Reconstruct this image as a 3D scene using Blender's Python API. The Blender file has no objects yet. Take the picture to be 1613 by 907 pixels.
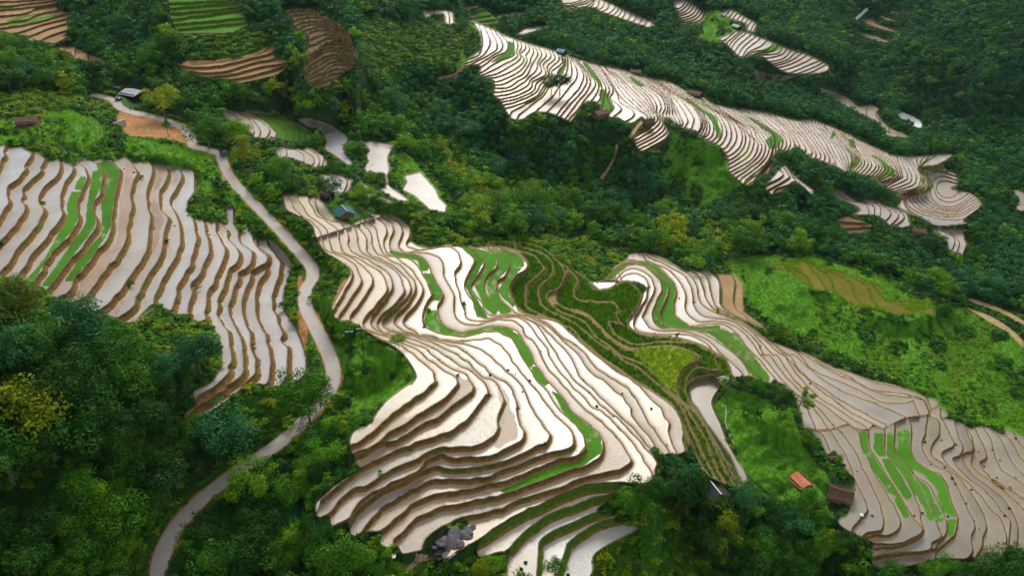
import bpy, math, random, bmesh
import numpy as np
# ------------------------------------------------------------------ camera, light, exposure
FPX, CX, CY, CAMH, PITCH = 1266.0, 806.5, 453.5, 152.0, math.radians(30)
def setup_camera_light():
    sc = bpy.context.scene
    cd = bpy.data.cameras.new("camera"); co = bpy.data.objects.new("camera", cd)
    sc.collection.objects.link(co)
    cd.sensor_width = 36; cd.lens = 36 * FPX / 1613.0
    cd.clip_start = 1; cd.clip_end = 6000
    co.location = (0, 0, CAMH); co.rotation_euler = (math.radians(90) - PITCH, 0, 0)
    sc.camera = co
    w = bpy.data.worlds.new("World"); sc.world = w; w.use_nodes = True
    nt = w.node_tree; bg = nt.nodes['Background']
    sky = nt.nodes.new('ShaderNodeTexSky'); sky.sky_type = 'NISHITA'; sky.sun_disc = False
    sky.sun_elevation = math.radians(SUN_EL); sky.sun_rotation = math.radians(SUN_AZ)
    sky.dust_density = 3.0; sky.air_density = 1.0; sky.ozone_density = 1.0
    # an overcast, cloud-filled sky: washed-out sky colour, brighter and darker cloud banks
    hs = nt.nodes.new('ShaderNodeHueSaturation'); hs.inputs['Saturation'].default_value = 0.22
    tc = nt.nodes.new('ShaderNodeTexCoord')
    nz = nt.nodes.new('ShaderNodeTexNoise'); nz.inputs['Scale'].default_value = 2.6; nz.inputs['Detail'].default_value = 6
    rp = nt.nodes.new('ShaderNodeMapRange'); rp.inputs[1].default_value = .35; rp.inputs[2].default_value = .68
    rp.inputs[3].default_value = .72; rp.inputs[4].default_value = 1.45
    mx = nt.nodes.new('ShaderNodeVectorMath'); mx.operation = 'SCALE'
    nt.links.new(sky.outputs[0], hs.inputs['Color']); nt.links.new(tc.outputs['Generated'], nz.inputs['Vector'])
    nt.links.new(nz.outputs[0], rp.inputs[0]); mk = nt.nodes.new('ShaderNodeMix'); mk.data_type = 'RGBA'; mk.inputs[0].default_value = .5; mk.inputs[7].default_value = (4.6, 4.7, 4.9, 1)
    nt.links.new(hs.outputs[0], mk.inputs[6]); nt.links.new(mk.outputs[2], mx.inputs[0]); nt.links.new(rp.outputs[0], mx.inputs['Scale'])
    nt.links.new(mx.outputs[0], bg.inputs['Color']); bg.inputs['Strength'].default_value = SKY_STR
    ld = bpy.data.lights.new("sun", 'SUN'); ld.energy = SUN_E; ld.angle = math.radians(SUN_ANG); ld.color = (1, .94, .85)
    lo = bpy.data.objects.new("sun", ld); sc.collection.objects.link(lo)
    # direction towards the sun: azimuth measured from +Y (ahead of the camera), clockwise
    lo.rotation_euler = (math.radians(90 - SUN_EL), 0, math.radians(180 - SUN_AZ)); lo.location = (0, 0, 400)
    sc.view_settings.view_transform = 'Standard'; sc.view_settings.look = 'None'
    sc.view_settings.gamma = 1.0; sc.view_settings.use_curve_mapping = False
    sc.view_settings.exposure = EXPO
    sc.cycles.use_denoising = True
    sc.cycles.max_bounces = 6; sc.cycles.diffuse_bounces = 3; sc.cycles.transparent_max_bounces = 4
HAZE = 0.00002
SUN_EL, SUN_AZ, SUN_E, SUN_ANG, SKY_STR, EXPO = 37.0, 2.0, 1.5, 20.0, 0.10, 1.08
setup_camera_light() if 'PREVIEW' not in globals() else None

# ------------------------------------------------------------------ map survey: terrace lips (contours) read off the valley
S5 = 1612 / 320.0
WIN = dict(a=(0,215,S5), b=(0,340,S5), c=(220,300,S5), d=(220,480,S5), e=(430,300,S5), f=(430,400,S5), g=(540,480,S5),
           h=(480,600,S5), i=(480,720,S5), j=(700,360,S5), k=(780,480,S5), l=(780,600,S5), m=(740,720,S5), n=(920,380,S5),
           o=(1000,500,S5), p=(1200,560,S5), q=(1240,640,S5), r=(1293,727,S5), s=(1293,600,S5), t=(330,150,4.03),
           u=(660,0,S5), v=(700,60,S5), w=(900,100,S5), x=(1040,150,S5), y=(1240,190,S5), z=(1293,250,S5),
           A=(1040,0,S5), B=(860,0,6.717), C=(0,0,S5), D=(240,0,S5), E=(1090,390,S5), G=(1293,420,S5), P=(0,0,1), R=(1293,0,S5))
def P(txt):
    w = WIN['P']; out = []
    for tok in txt.split():
        if len(tok) == 1: w = WIN[tok]; continue
        a, b = tok.split(',')
        out.append((w[0] + float(a) / w[2], w[1] + float(b) / w[2]))
    return np.array(out)
def resample(p, n):
    d = np.r_[0, np.cumsum(np.hypot(*np.diff(p, axis=0).T))]
    t = np.linspace(0, d[-1], n)
    return np.c_[np.interp(t, d, p[:, 0]), np.interp(t, d, p[:, 1])]
def catmull(p, step=1.5):
    if len(p) < 3: return resample(p, max(2, int(np.hypot(*(p[-1] - p[0])) / step)))
    q = np.vstack([2 * p[0] - p[1], p, 2 * p[-1] - p[-2]]); out = []
    for i in range(1, len(q) - 2):
        t = np.linspace(0, 1, 9)[:-1][:, None]
        a, b, c, d = q[i - 1], q[i], q[i + 1], q[i + 2]
        out.append(.5 * (2 * b + (c - a) * t + (2 * a - 5 * b + 4 * c - d) * t ** 2 + (3 * b - a - 3 * c + d) * t ** 3))
    out.append(q[-2][None]); o = np.vstack(out)
    L = np.hypot(*np.diff(o, axis=0).T).sum()
    return resample(o, max(3, int(L / step)))
def fam(keys, counts):
    """key contours and how many contours lie between each pair"""
    K = [catmull(P(k), 2.) for k in keys]; out = [K[0]]
    for a, b, n in zip(K[:-1], K[1:], counts):
        A_, B_ = resample(a, 60), resample(b, 60)
        for k in range(1, n + 1):
            t = k / (n + 1.)
            out.append(A_ * (1 - t) + B_ * t)
        out.append(b)
    return out
F_ = []   # fields
def field(name, mask, h0, lines, dz, s=.8, ext=((0, -60), (-40, 60)), close=(), kind='water', wob=.5, **kw):
    F_.append(dict(name=name, mask=P(mask), h0=h0, lines=lines, dz=dz, s=s, ext=ext, close=close, kind=kind, wob=wob, **kw))

# ---- left hillside
field('left', "a -200,60 35,75 90,95 180,85 245,130 290,125 350,165 390,200 480,185 540,215 600,230 640,190 800,185 900,195 1000,165 1060,200 1200,215 1440,250 1540,285 1570,385 1495,520 1495,600 1540,660 c 440,225 530,240 560,260 640,250 700,262 690,130 745,130 755,262 790,330 850,300 880,350 940,390 1040,395 1120,460 1195,560 1195,660 1150,800 1140,907 d 1160,60 1250,200 1320,400 1325,520 1280,590 1200,610 1060,650 900,620 800,680 640,800 530,880 440,907 360,900 370,850 450,800 430,690 560,620 640,500 650,370 610,230 570,150 500,140 430,120 390,80 300,80 240,50 100,0 b 1060,870 1210,750 1280,770 1180,760 1040,860 900,800 730,770 600,690 430,650 340,570 230,520 100,510 0,470 -200,500",
 53, [(l, 1.8) for l in [
 "a 38,80 25,125 38,160 0,215 -100,420", "a 170,90 225,120 243,140 205,210 190,240 198,262 150,320 75,380 60,415 62,480 55,540 0,625 -100,800",
 "a 300,125 345,165 350,190 318,250 322,275 270,325 190,395 175,430 180,470 165,510 195,545 190,600 b 130,60 90,110 0,195 -100,300",
 "a 470,190 480,220 470,280 430,330 380,370 310,465 300,520 340,575 335,620 b 280,100 215,175 160,225 130,270 60,380 0,445 -100,560",
 "a 545,215 568,245 560,310 510,380 475,460 475,520 492,600 b 488,0 430,90 350,200 250,310 200,390 105,505",
 "a 625,215 660,240 688,310 680,350 655,400 640,460 610,510 610,580 625,650 b 590,100 500,205 400,310 330,430 265,525",
 "a 680,185 740,210 800,265 815,330 800,440 750,520 740,590 760,660 b 755,80 740,110 650,240 560,340 480,440 400,555 375,590",
 "a 890,200 915,240 950,262 950,320 925,440 890,570 885,640 b 885,80 850,180 760,290 650,440 600,480 575,560 520,610 440,650",
 "a 1000,170 1050,220 1083,290 1060,350 1035,450 1040,560 b 1015,60 1000,190 940,300 850,410 760,530 690,620 600,680",
 "a 1130,185 1180,215 1205,260 1195,340 1165,440 1165,540 1190,620 b 1185,90 1165,250 1090,390 1010,510 930,620 830,710 740,768",
 "a 1250,225 1310,245 1335,290 1300,370 1260,450 1270,560 1325,640 b 1325,50 1300,130 1290,250 1260,330 1180,460 1100,600 1060,700 1000,760 925,812",
 "a 1340,232 1400,250 1432,310 1400,400 1355,480 1350,540 1390,600 b 1430,90 1430,220 1400,300 1360,380 1300,480 1250,580 1225,640 1215,740 1150,800 1060,865",
 "a 1450,250 1520,265 1560,330 1545,440 1500,520 1490,600 b 1540,70 1555,200 1530,290 1480,430 1400,560 1395,620 1380,700 1340,760 1290,770",
 "c 430,230 495,245 520,290 550,420 540,520 480,640 410,750 418,810 390,900 d 385,75",
 "c 600,275 615,330 650,420 675,480 650,570 590,700 540,790 530,900 d 510,60 525,110 490,135",
 "c 640,255 690,310 700,380 780,480 770,560 700,640 670,740 620,860 d 615,0 620,90 690,200 720,310 725,440 700,490 700,540 580,650 470,710",
 "c 740,265 785,330 800,420 880,480 890,530 865,590 790,650 770,720 730,830 d 710,0 715,100 790,230 820,340 822,480 810,545 700,640 580,730 460,795",
 "c 850,300 890,350 920,440 1000,510 1010,545 985,580 900,625 880,640 870,700 820,830 d 805,0 815,90 870,220 885,280 880,330 915,440 920,510 880,580 800,660 740,720 640,800 540,860 440,900",
 "c 870,300 905,350 935,440 1005,505 1015,545 1000,600 990,650 950,720 920,820 d 915,0 930,100 980,200 1010,290 1030,400 1030,540 1000,620 935,630",
 "c 1000,390 1040,470 1105,550 1110,620 1080,730 1055,820 d 1050,0 1090,110 1130,220 1120,270 1165,340 1170,450 1165,560 1120,640 1060,650",
 "c 1060,395 1120,450 1190,560 1190,660 1150,790 d 1150,40 1190,110 1250,200 1290,320 1320,440 1315,530 1270,590 1200,608"]],
 None, s=.85, wob=.9, ext=((0,-80),(-60,60)), close=((100,1050),(800,1050),(800,50)))
F_[-1]['lines'] = F_[-1]['lines']

# ---- central spur
S = ["f 520,60 590,100 620,130 625,165 610,220 560,300 500,400 480,440 400,500",
 "e 120,45 150,100 185,165 240,215 305,255 365,305 388,370 398,430 415,475 f 460,-10 560,35 640,85 675,150 697,205 685,250 640,315 585,400 545,460 525,500 530,540 560,560 g 130,190 250,250 350,290 500,345 600,430 700,515 722,560 735,610 690,640 h 950,80 870,130 780,200 700,260 600,350 500,430 420,480 380,495",
 "e 190,50 225,110 270,190 350,245 420,310 440,370 450,430 475,485 f 560,5 640,45 720,110 770,150 785,210 750,300 680,400 625,480 612,520 640,560 g 150,185 240,220 330,250 430,290 520,330 600,370 700,450 800,520 880,570 905,620 880,660 h 1100,140 980,210 900,260 800,330 680,400 560,490 460,540 390,575",
 "e 270,55 310,140 350,200 430,250 500,310 520,370 535,430 560,490 f 660,30 760,90 840,140 880,200 900,260 870,330 800,420 730,500 712,560 760,610 850,640 g 366,240 440,270 540,300 650,350 780,450 900,520 980,560 1030,640 1020,690 h 1300,100 1180,180 1080,260 980,320 850,390 740,460 670,478 610,482 520,530 440,572 390,592",
 "e 340,110 370,190 440,235 520,260 580,320 600,380 605,440 640,500 f 760,55 860,110 930,170 945,240 920,320 860,400 800,470 775,540 800,600 900,640 g 410,240 480,255 560,280 700,340 850,430 960,500 1060,560 1130,630 1150,700 h 1430,110 1380,180 1310,280 1230,340 1150,400 1030,440 900,480 750,540 600,610 500,660 435,690",
 "e 400,90 480,200 560,250 640,290 670,350 672,420 700,490 f 820,50 900,90 980,150 1020,220 1040,290 1000,350 920,430 840,500 830,570 880,620 g 420,215 500,240 600,265 750,320 900,400 1000,470 1100,560 1200,610 1250,670 1277,750 h 1565,200 1530,300 1525,370 1500,430 1420,480 1330,515 1200,525 1080,520 980,560 870,620 700,690 600,750 500,820 i 400,240 290,320 240,390 190,440 130,470",
 "e 620,280 690,320 730,370 735,430 750,500 f 880,60 960,110 1040,180 1090,240 1080,310 1000,400 930,470 870,520 870,570 930,610 g 470,225 560,240 640,260 780,300 900,340 1000,400 1100,490 1200,570 1290,620 1350,700 1380,800 l 170,230 190,340 230,400 215,465 150,500 60,550 0,575 h 1400,600 1250,605 1150,600 1090,572 1040,585 960,625 925,680 860,725 720,790 600,850 i 500,300 430,360 390,420 330,500 230,545",
 "e 690,260 760,320 785,370 790,440 820,505 f 900,30 1000,90 1090,170 1130,220 1130,290 1080,380 1010,450 960,510 960,560 1020,600 1120,640 g 600,245 700,265 790,285 950,310 1080,350 1150,400 1240,480 1300,530 1380,600 1450,700 1500,820 l 320,270 400,380 430,430 400,490 340,510 200,580 80,630 0,655 h 1350,680 1200,690 1120,680 1060,670 1020,675 i 940,100 900,120 760,190 600,270 510,330 440,400 400,450 350,530",
 "e 720,240 800,290 820,340 840,420 880,510 f 970,30 1070,110 1130,180 1180,250 1180,320 1130,400 1050,480 1030,540 1070,590 1160,640 g 640,240 760,270 850,290 1000,285 1150,270 1220,310 1300,380 1350,460 1420,550 1500,640 l 370,130 450,240 540,330 600,400 615,480 590,520 500,550 350,590 200,650 80,700 0,730 i 1450,150 1300,170 1100,172 950,200 800,280 650,370 560,450 490,530 450,590 400,625",
 "e 800,210 880,270 900,330 880,400 885,460 920,515 980,530 1080,545 1150,610 1200,700 1260,800 f 1262,330 1200,420 1188,520 1230,590 1350,640 1450,655 g 980,252 1120,215 1220,215 1320,250 1390,330 1430,430 1500,550 l 330,0 400,70 450,150 520,240 620,330 680,400 710,470 705,540 640,590 500,620 350,680 200,740 80,790 0,800 i 1350,240 1150,270 1020,295 880,350 780,430 700,500 640,560 580,588 520,590",
 "e 850,205 935,265 950,320 925,400 925,460 960,490 1100,503 1180,530 1240,600 1265,690 1330,790 f 1345,330 1305,420 1315,520 1370,580 1450,612 g 960,215 1080,190 1200,170 k 110,185 190,240 230,300 290,410 330,490 420,615 530,730 l 600,230 680,300 760,360 840,450 860,500 850,560 800,620 700,670 550,720 400,780 m 450,220 330,270 200,300 100,320 0,350 i 1250,360 1080,390 980,430 860,500 780,590 710,650 700,700 660,725",
 "e 800,190 900,205 980,250 1025,310 1020,360 995,420 1010,465 1080,492 1200,500 1290,520 1345,580 1350,680 1420,790 f 1430,350 1440,480 1500,550 1612,565 g 1080,158 k 0,120 120,125 200,170 230,230 300,300 350,370 380,440 430,530 l 500,0 600,110 700,210 830,315 870,360 930,410 990,480 1040,560 1070,620 1050,660 1000,690 850,730 650,780 m 700,240 500,300 380,340 250,400 100,440 0,455 i 1150,520 1050,570 960,640 935,700 920,735 800,762",
 "e 780,172 900,190 1020,235 1090,310 1080,370 1058,420 1080,460 1160,478 1290,465 1400,448 1460,490 1485,560 1460,620 1440,690 1460,760 f 1500,400 1530,500 j 250,735 330,735 420,710 550,705 k 200,110 280,170 330,250 380,310 430,400 480,500 l 570,0 620,60 700,130 760,205 850,245 930,320 1010,400 1090,490 1150,580 1220,690 1250,765 1230,800 1150,812 1000,800 m 1100,200 950,210 850,240 720,290 560,370 400,440 260,520 130,610 30,670 i 1200,750 1110,815"]
D_ = ["j 60,140 160,150 230,220 240,270 190,350 150,430 175,510 225,590 250,660 320,712 480,700 600,703 k 240,115 320,160 380,230 440,330 500,420 560,510 l 630,0 700,60 790,140 850,200 920,265 980,310 1060,390 1140,470 1200,540 1250,590 1290,650",
 "j 120,140 200,155 280,190 320,250 300,320 240,400 210,460 230,520 290,590 320,660 370,692 500,690 600,698 k 300,130 400,210 480,290 560,370 610,440 640,520 l 690,0 770,60 830,130 900,190 970,260 1060,340 1140,420 1190,490 1230,530",
 "j 250,150 350,180 410,230 415,290 360,350 320,420 320,490 370,580 440,650 490,684 600,692 k 280,105 380,150 480,230 580,320 660,400 720,500 800,570 l 860,0 950,80 1010,130 1060,200 1090,280 1150,360 1210,430 1275,520",
 "j 350,160 430,180 500,240 515,300 480,370 420,420 410,490 440,550 500,620 560,670 640,688 k 330,105 430,170 530,260 630,320 720,400 790,500 870,550 l 960,0 1040,50 1100,120 1150,200 1190,290 1250,380 1310,460 1380,570",
 "j 440,160 560,190 620,240 655,280 640,320 560,380 520,450 520,530 560,610 600,660 650,680 k 350,95 480,132 560,190 700,320 850,440 950,520 1050,570 l 1100,0 1180,90 1280,180 1320,220 1340,290 1370,330 1375,420 1400,500 1440,570"]
GC = ((400,1050),(1500,1050),(1500,50)); DC = ((1500,900),(1500,50))
field('centre', "e 70,38 180,45 330,55 390,90 470,195 560,245 620,270 700,235 760,215 800,215 740,185 670,125 690,122 740,165 800,165 920,190 1030,235 1092,310 1085,380 1110,412 1170,440 1290,440 1400,425 j -50,130 60,130 250,140 440,150 570,180 660,270 650,320 575,390 530,450 535,540 580,620 660,680 760,700 k 480,125 560,185 700,315 850,435 950,515 1050,565 1130,615 l 1250,80 1400,190 1470,290 1495,400 1490,470 1510,550 1450,580 1380,575 1310,590 1280,530 1230,545 1285,640 1270,700 1250,790 1150,815 1000,805 m 950,213 850,243 720,293 560,373 400,445 260,525 130,615 30,675 i 1200,755 1110,815 1200,660 1290,540 1260,475 1150,525 1050,575 965,645 940,705 920,740 780,765 735,700 700,720 600,700 590,690 600,640 620,590 510,590 460,590 400,625 360,600 340,510 220,545 190,460 130,475 95,460 90,370 150,300 260,210 420,110 470,90 h 430,680 400,640 400,580 370,560 360,450 420,370 500,350 600,210 700,110 860,0 g 540,630 580,560 500,420 400,330 280,270 170,200 90,150 20,120 f 590,540 480,500 500,455 465,430 560,250 610,150 560,80 430,0 e 400,475 340,370 300,270 190,200 110,155",
 26, [(S[0], 1.45, ((-60,-30),(-60,50)), GC)] + [(l, 1.45) for l in S[1:]] + [(l, 1.3, ((0,-60),(60,60)), DC) for l in D_], None, s=.40, wob=.8, ext=((-10,-60),(-60,50)), close=GC)

# ---- bottom strips under the spur
field('bottom', "m 50,740 90,790 270,750 295,860 330,960 920,960 1000,760 1310,580 1310,550 1150,510 1150,460 1030,450 1030,390 1230,270 1215,218 950,222 720,302 400,457 130,622",
 8.6, [("m 1330,200 1240,208 1100,203 950,213 850,243 720,293 560,373 400,443 260,523 130,613 30,673 i 1200,757", 2.5)] + [(l, 2.3) for l in ["m 1230,262 1100,290 1000,310 850,370 700,420 600,470 480,550 380,640 320,710 270,745",
 "m 1060,410 950,450 800,520 700,560 600,620 550,680 540,790 530,960", "m 1160,475 1050,500 950,550 850,620 780,680 750,760 720,860 690,960"]],
 None, s=.5, ext=((60,-20),(-10,80)), close=((800,1100),(1300,1100),(1300,850)), riser='green')
# ---- corn slope
field('corn', "j 440,150 300,110 520,95 700,120 830,180 920,270 1000,310 1100,380 1140,420 1180,475 1280,485 1400,425 1460,425 1540,480 1565,550 1520,640 1460,720 1470,780 1540,830 n 550,755 750,772 950,835 1080,907 o 700,310 750,400 750,490 700,540 640,480 600,465 480,485 415,560 430,640 500,730 570,850 P 1125,690 1140,715 1160,745 1168,770 1110,745 1090,700 l 1510,560 1495,400 1470,290 1400,190 1250,80 1130,5 k 1050,570 850,440 700,320 560,190 480,132 j 760,705 655,685 575,620 530,540 525,455 570,385 650,320 655,275 570,185",
 -1.8, [(l, 1.45) for l in ["j 560,170 700,210 770,290 790,320 740,370 660,440 650,500 640,590 680,640 760,680 k 600,190 700,290 850,420 950,490 1100,590 1250,690 1400,790 1470,907 l 1530,450 1560,550",
 "j 600,140 760,190 830,250 860,310 850,370 790,430 750,480 750,550 790,620 900,690 k 650,160 800,290 900,350 1000,430 1150,510 1250,600 1350,680 1450,780 1520,907 P 1095,690 1120,740",
 "j 700,110 820,180 900,260 960,340 940,420 900,480 820,510 820,570 870,620 950,670 k 700,130 800,250 900,320 1000,400 1100,440 1200,490 1300,590 1400,700 1500,800 1570,907 P 1110,690 1130,740",
 "j 880,230 980,320 960,370 920,450 880,520 900,590 1000,640 1120,670 1200,740 k 900,240 1000,330 1100,350 1250,330 1400,330 1560,370 1612,420 1500,490 1450,560 1440,690 1500,780 1600,860 P 1120,690 1142,740",
 "j 980,320 1040,380 1050,430 1030,500 1060,560 1200,580 1340,590 1370,640 1365,700 1400,760 n 200,640 250,740 350,800 450,820 600,800 800,800 950,850 1050,907 o 640,330 660,420 520,400 440,440 400,540 420,640 480,740 P 1120,680 1150,740"]],
 None, s=.8, ext=((0,-60),(40,60)), close=((1500,900),(1500,50)), kind='corn', riser='dry')
# ---- right spur
n_ = {3: "n 160,310 250,220 340,170 450,178 520,222 600,270 650,320 670,370 640,480 600,570 620,640 680,680 800,700 900,708 1000,706",
 4: "n 330,150 460,165 560,190 640,260 700,320 725,390 710,480 715,580 760,640 850,680 950,665 1080,660 1160,690 1230,760 1300,850 1350,907",
 5: "n 480,150 560,180 640,220 720,280 780,360 800,430 795,510 810,570 860,620 950,645 1080,640 1180,670 1260,730 1350,830 1400,907",
 6: "n 500,130 620,180 720,230 800,280 840,350 860,430 860,500 890,560 960,600 1100,620 1200,650 1280,710 1360,790 1430,907",
 7: "n 520,110 680,180 780,230 850,290 890,360 900,430 930,500 1000,550 1100,590 1220,640 1320,710 1420,820 1500,907",
 8: "n 800,240 870,250 920,310 945,380 970,460 1020,530 1060,560 1150,595 1280,660 1400,760 1540,880",
 9: "n 860,235 930,250 980,310 1000,390 1020,470 1050,530 1130,570 1250,630 1380,720 1500,820 1612,900",
 10: "n 950,235 1000,250 1060,300 1080,370 1080,460 1090,510 1160,560 1250,600 1400,710 1612,840"}
FL = ["n 290,310 330,275 420,260 480,300 505,350 500,375 480,470 400,600 400,690 500,735 700,740 850,750 980,820 o 640,310 720,400 780,470",
 "n 250,310 330,235 430,230 500,270 545,330 550,400 470,570 470,620 540,700 700,715 850,730 980,790 o 697,302 760,360 840,430 860,480",
 "n 230,300 300,218 400,190 480,202 560,260 605,320 610,390 570,480 540,560 545,620 590,680 700,703 900,714 1000,760 o 697,225 797,295 870,380 920,480",
 n_[3] + " o 637,105 700,170 800,265 880,340 960,430 1010,530",
 n_[3] + " n 1130,715 o 780,190 850,250 900,300 980,400 1060,520",
 n_[4] + " p 0,60 100,180 200,290 330,390 380,480 415,565", n_[5] + " p 0,0 110,140 230,270 380,390 450,480 510,560",
 n_[6] + " p 60,0 150,120 270,250 430,400 500,480 570,560", n_[7] + " p 120,0 200,120 300,240 420,350 510,410 600,480 690,545",
 n_[8] + " p 175,0 250,110 330,210 450,330 570,410 700,490 830,570", n_[8] + " p 195,20 300,130 430,250 560,350 700,450 800,500 895,550",
 n_[9] + " p 240,30 300,120 380,190 470,250 600,340 780,440 890,500 980,545", n_[9] + " p 260,0 370,95 480,190 620,270 780,340 900,380 1000,430 1140,485",
 n_[10] + " p 300,0 390,100 520,170 650,220 800,290 920,360 1060,380 1160,375 1200,360", n_[10] + " p 340,0 470,80 580,140 700,190 800,240 900,290 1050,320 1200,340 1290,355",
 n_[10] + " p 380,0 500,85 640,145 760,215 880,275 1040,295 1150,310 1280,345", n_[10] + " p 400,0 600,95 750,145 900,215 1080,250 1200,275 1300,330"]
field('rightspur', "n 40,320 250,310 290,330 330,320 430,330 500,375 470,400 455,460 400,560 350,640 370,700 430,740 550,752 750,770 950,832 1080,905 o 700,300 750,390 780,470 920,470 1060,520 1120,500 1250,600 p 290,400 330,560 360,575 440,590 560,580 680,545 740,575 830,590 890,550 960,575 1010,555 1140,495 1310,470 1340,430 1400,390 1380,350 1250,300 1090,240 900,200 700,130 500,60 380,-5 n 1500,800 1350,700 1200,590 1130,545 1085,500 1080,380 1070,310 1000,250 950,235 800,235 720,185 600,120 480,92 350,100 330,150 240,200 160,310",
 -10.5, [(l, 1.0) for l in FL], None, s=.7, ext=((-20,-60),(30,70)), close=((1200,1050),(1700,900),(1700,300)))
field('drystrip', "n 1060,260 1200,260 1260,340 1260,450 1270,560 1450,690 1400,690 1200,590 1130,540 1090,500 1090,380", -28, [("n 1160,240 1190,320 1180,420 1190,520 1300,620 1500,750", 1.4)], None, kind='dry', riser='green', close=((1500,700),(1500,350)), ext=((0,-40),(40,40)))
# ---- bottom right
H7 = "q 850,150 850,200 845,320 880,400 960,480 1010,550"
field('lowright', "q 150,170 330,175 470,140 530,165 630,190 680,160 760,165 820,130 900,90 1100,70 1120,0 1200,0 1275,60 1260,90 1210,95 1330,110 1450,170 1490,160 s 1300,360 1400,410 1465,425 1465,375 1612,440 1700,500 1900,620 1900,1000 r 1612,680 1500,660 1470,700 1370,795 1250,790 1200,750 1130,775 1000,765 900,770 800,800 560,850 440,830 400,770 400,700 410,640 300,590 230,555 150,500 150,450 210,420 230,340 200,330 q 540,600 460,500 430,420 370,350 320,380 260,280 190,200",
  -15.6, [("q 150,165 220,168 290,250 350,370 420,450 480,560 520,650", 1.0, ((0,-60),(-60,10)), ((900,1100),(1900,1100),(1900,400)))] + [(l, 1.0) for l in [
 "q 250,175 330,180 380,260 450,370 510,510 545,610 600,720 630,800 r 360,400 300,460 250,510 240,560",
 "q 390,165 480,270 550,380 600,500 660,610 720,740 r 470,350 490,450 480,530 440,545 370,550 320,590",
 "q 510,160 570,220 585,320 640,400 670,490 740,620 830,760 r 600,400 630,490 590,550 520,580 440,575 380,590 320,600",
 "q 640,180 650,320 700,390 760,500 830,610 900,720 960,830 r 730,450 800,540 730,600 600,640 450,640 360,640",
 "q 770,160 770,330 800,400 870,480 930,560 1000,690 1050,820 r 790,450 810,540 760,600 640,660 500,670 400,680", H7 + " 1060,660 1130,780 1170,880 r 930,520 950,590 880,640 860,690 700,710 500,730 400,750",
 H7 + " r 840,170 900,270 960,380 990,480 990,570 930,640 890,690 700,715 500,740 400,760",
 "q 950,60 975,130 980,190 975,340 1020,430 1100,500 1200,530 1250,590 1280,680 1310,780 r 1080,420 1080,470 1060,570 1020,610 920,700 900,760",
 "q 1110,60 1100,120 1090,200 1065,290 1080,370 1140,450 1250,500 1300,550 r 1090,210 1150,350 1220,500 1190,590 1195,700 1150,760 1050,770 1000,800",
 "q 1130,40 1140,80 1200,115 1200,220 1140,310 1150,390 1250,470 1350,560 r 1170,220 1240,330 1290,430 1310,520 1280,600 1270,680 1200,790",
 "q 1210,90 1240,120 1290,230 1320,300 1230,360 1250,430 1330,520 r 1170,170 1280,290 1340,370 1420,450 1460,540 1470,690 1400,790",
 "q 1320,100 1350,230 1390,310 1370,380 1310,410 1350,480 1450,580 r 1290,220 1380,320 1460,420 1500,480 1490,600 1480,700",
 "q 1390,120 1430,220 1480,340 1400,370 1390,440 1480,550 r 1333,200 1440,290 1530,420 1560,530 1550,650 1540,720",
 "s 1110,300 1190,440 1200,550 1190,650 1240,720 1350,790 1450,850 r 1350,150 1450,230 1540,310 1650,430",
 "s 1200,350 1280,500 1310,600 1260,640 1280,700 1360,780 1500,860 r 1500,220 1700,360",
 "s 1280,360 1350,480 1380,600 1430,700 1530,770 1700,880", "s 1340,370 1430,470 1490,600 1560,700 1700,810", "s 1420,380 1520,500 1580,600 1700,720", "s 1510,380 1560,470 1650,570"]],
 None, s=.5, ext=((0,-60),(0,80)), close=((1900,1100),(1900,400)))
# ---- fields beside the upper road
field('upperroad', "t 70,88 200,108 330,108 460,128 600,205 652,240 640,300 540,310 410,283 300,275 200,185 100,150", 29,
 [("t " + l, 1.0) for l in ["80,80 150,130 215,190", "110,84 200,130 260,175 280,230", "160,95 250,150 300,190 320,230 300,280", "200,100 290,150 350,190 378,225 350,285", "240,102 340,160 400,210 425,240 415,290", "290,105 390,160 450,210 480,250 475,300", "330,105 430,160 500,200 530,250 515,310", "370,110 470,160 540,200 570,250 550,315", "420,115 500,160 570,210 605,250 590,315"]],
 None, s=.7, ext=((-10,-30),(-10,40)), close=((450,330),(600,300),(600,120),(400,100)))
field('pondone', "t 560,155 640,150 780,200 880,275 855,320 865,380 905,430 890,450 820,400 770,370 730,340 740,290 700,220 630,200", 19, [], None)
field('terracelets', "t 415,335 560,340 640,335 715,380 745,405 740,455 670,460 600,430 500,395 440,400", 24,
 [("t " + l, .9) for l in ["480,335 490,360 482,400", "520,338 590,375 600,430", "560,338 640,380 660,415 645,450", "620,338 680,380 695,420 675,460", "660,338 715,385 720,410 705,455"]], None, s=.5, ext=((0,-20),(0,20)), close=((460,290),(560,290),(560,200)))
field('pondtwo', "t 950,290 1160,310 1165,330 1135,400 1145,470 1130,530 1150,580 1260,660 1240,680 1180,660 1085,600 1120,570 1110,500 1070,495 1000,490 985,450 1010,420 990,390 1015,350 980,310", 15.5, [], None)
field('pondthree', "t 1230,510 1340,485 1440,600 1460,650 1510,700 1500,750 1400,730 1300,640 1220,600 1250,550", 10, [], None)
field('behindtrees', "t 690,505 820,508 910,540 890,600 850,625 720,600", 20, [("t 830,500 870,550 840,630", .8)], None, close=((560,350),(560,260)))
field('besidebush', "t 950,540 1010,575 1060,640 1160,670 1140,695 1070,640 1010,640", 17, [("t 1000,560 1040,600 1150,690", .8)], None, close=((640,350),(640,280)))
field('mudpond', "o 430,560 480,490 600,472 640,492 678,540 625,630 615,690 650,780 P 1134,665 1146,695 1160,722 1172,740 1178,758 1167,757 1152,722 1140,704 1123,680 1100,650 1088,630", -11, [], None, tint=(.40,.37,.27))
field('pondstub', "n 40,320 250,318 300,345 240,380 120,385", -10.8, [], None)
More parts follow.
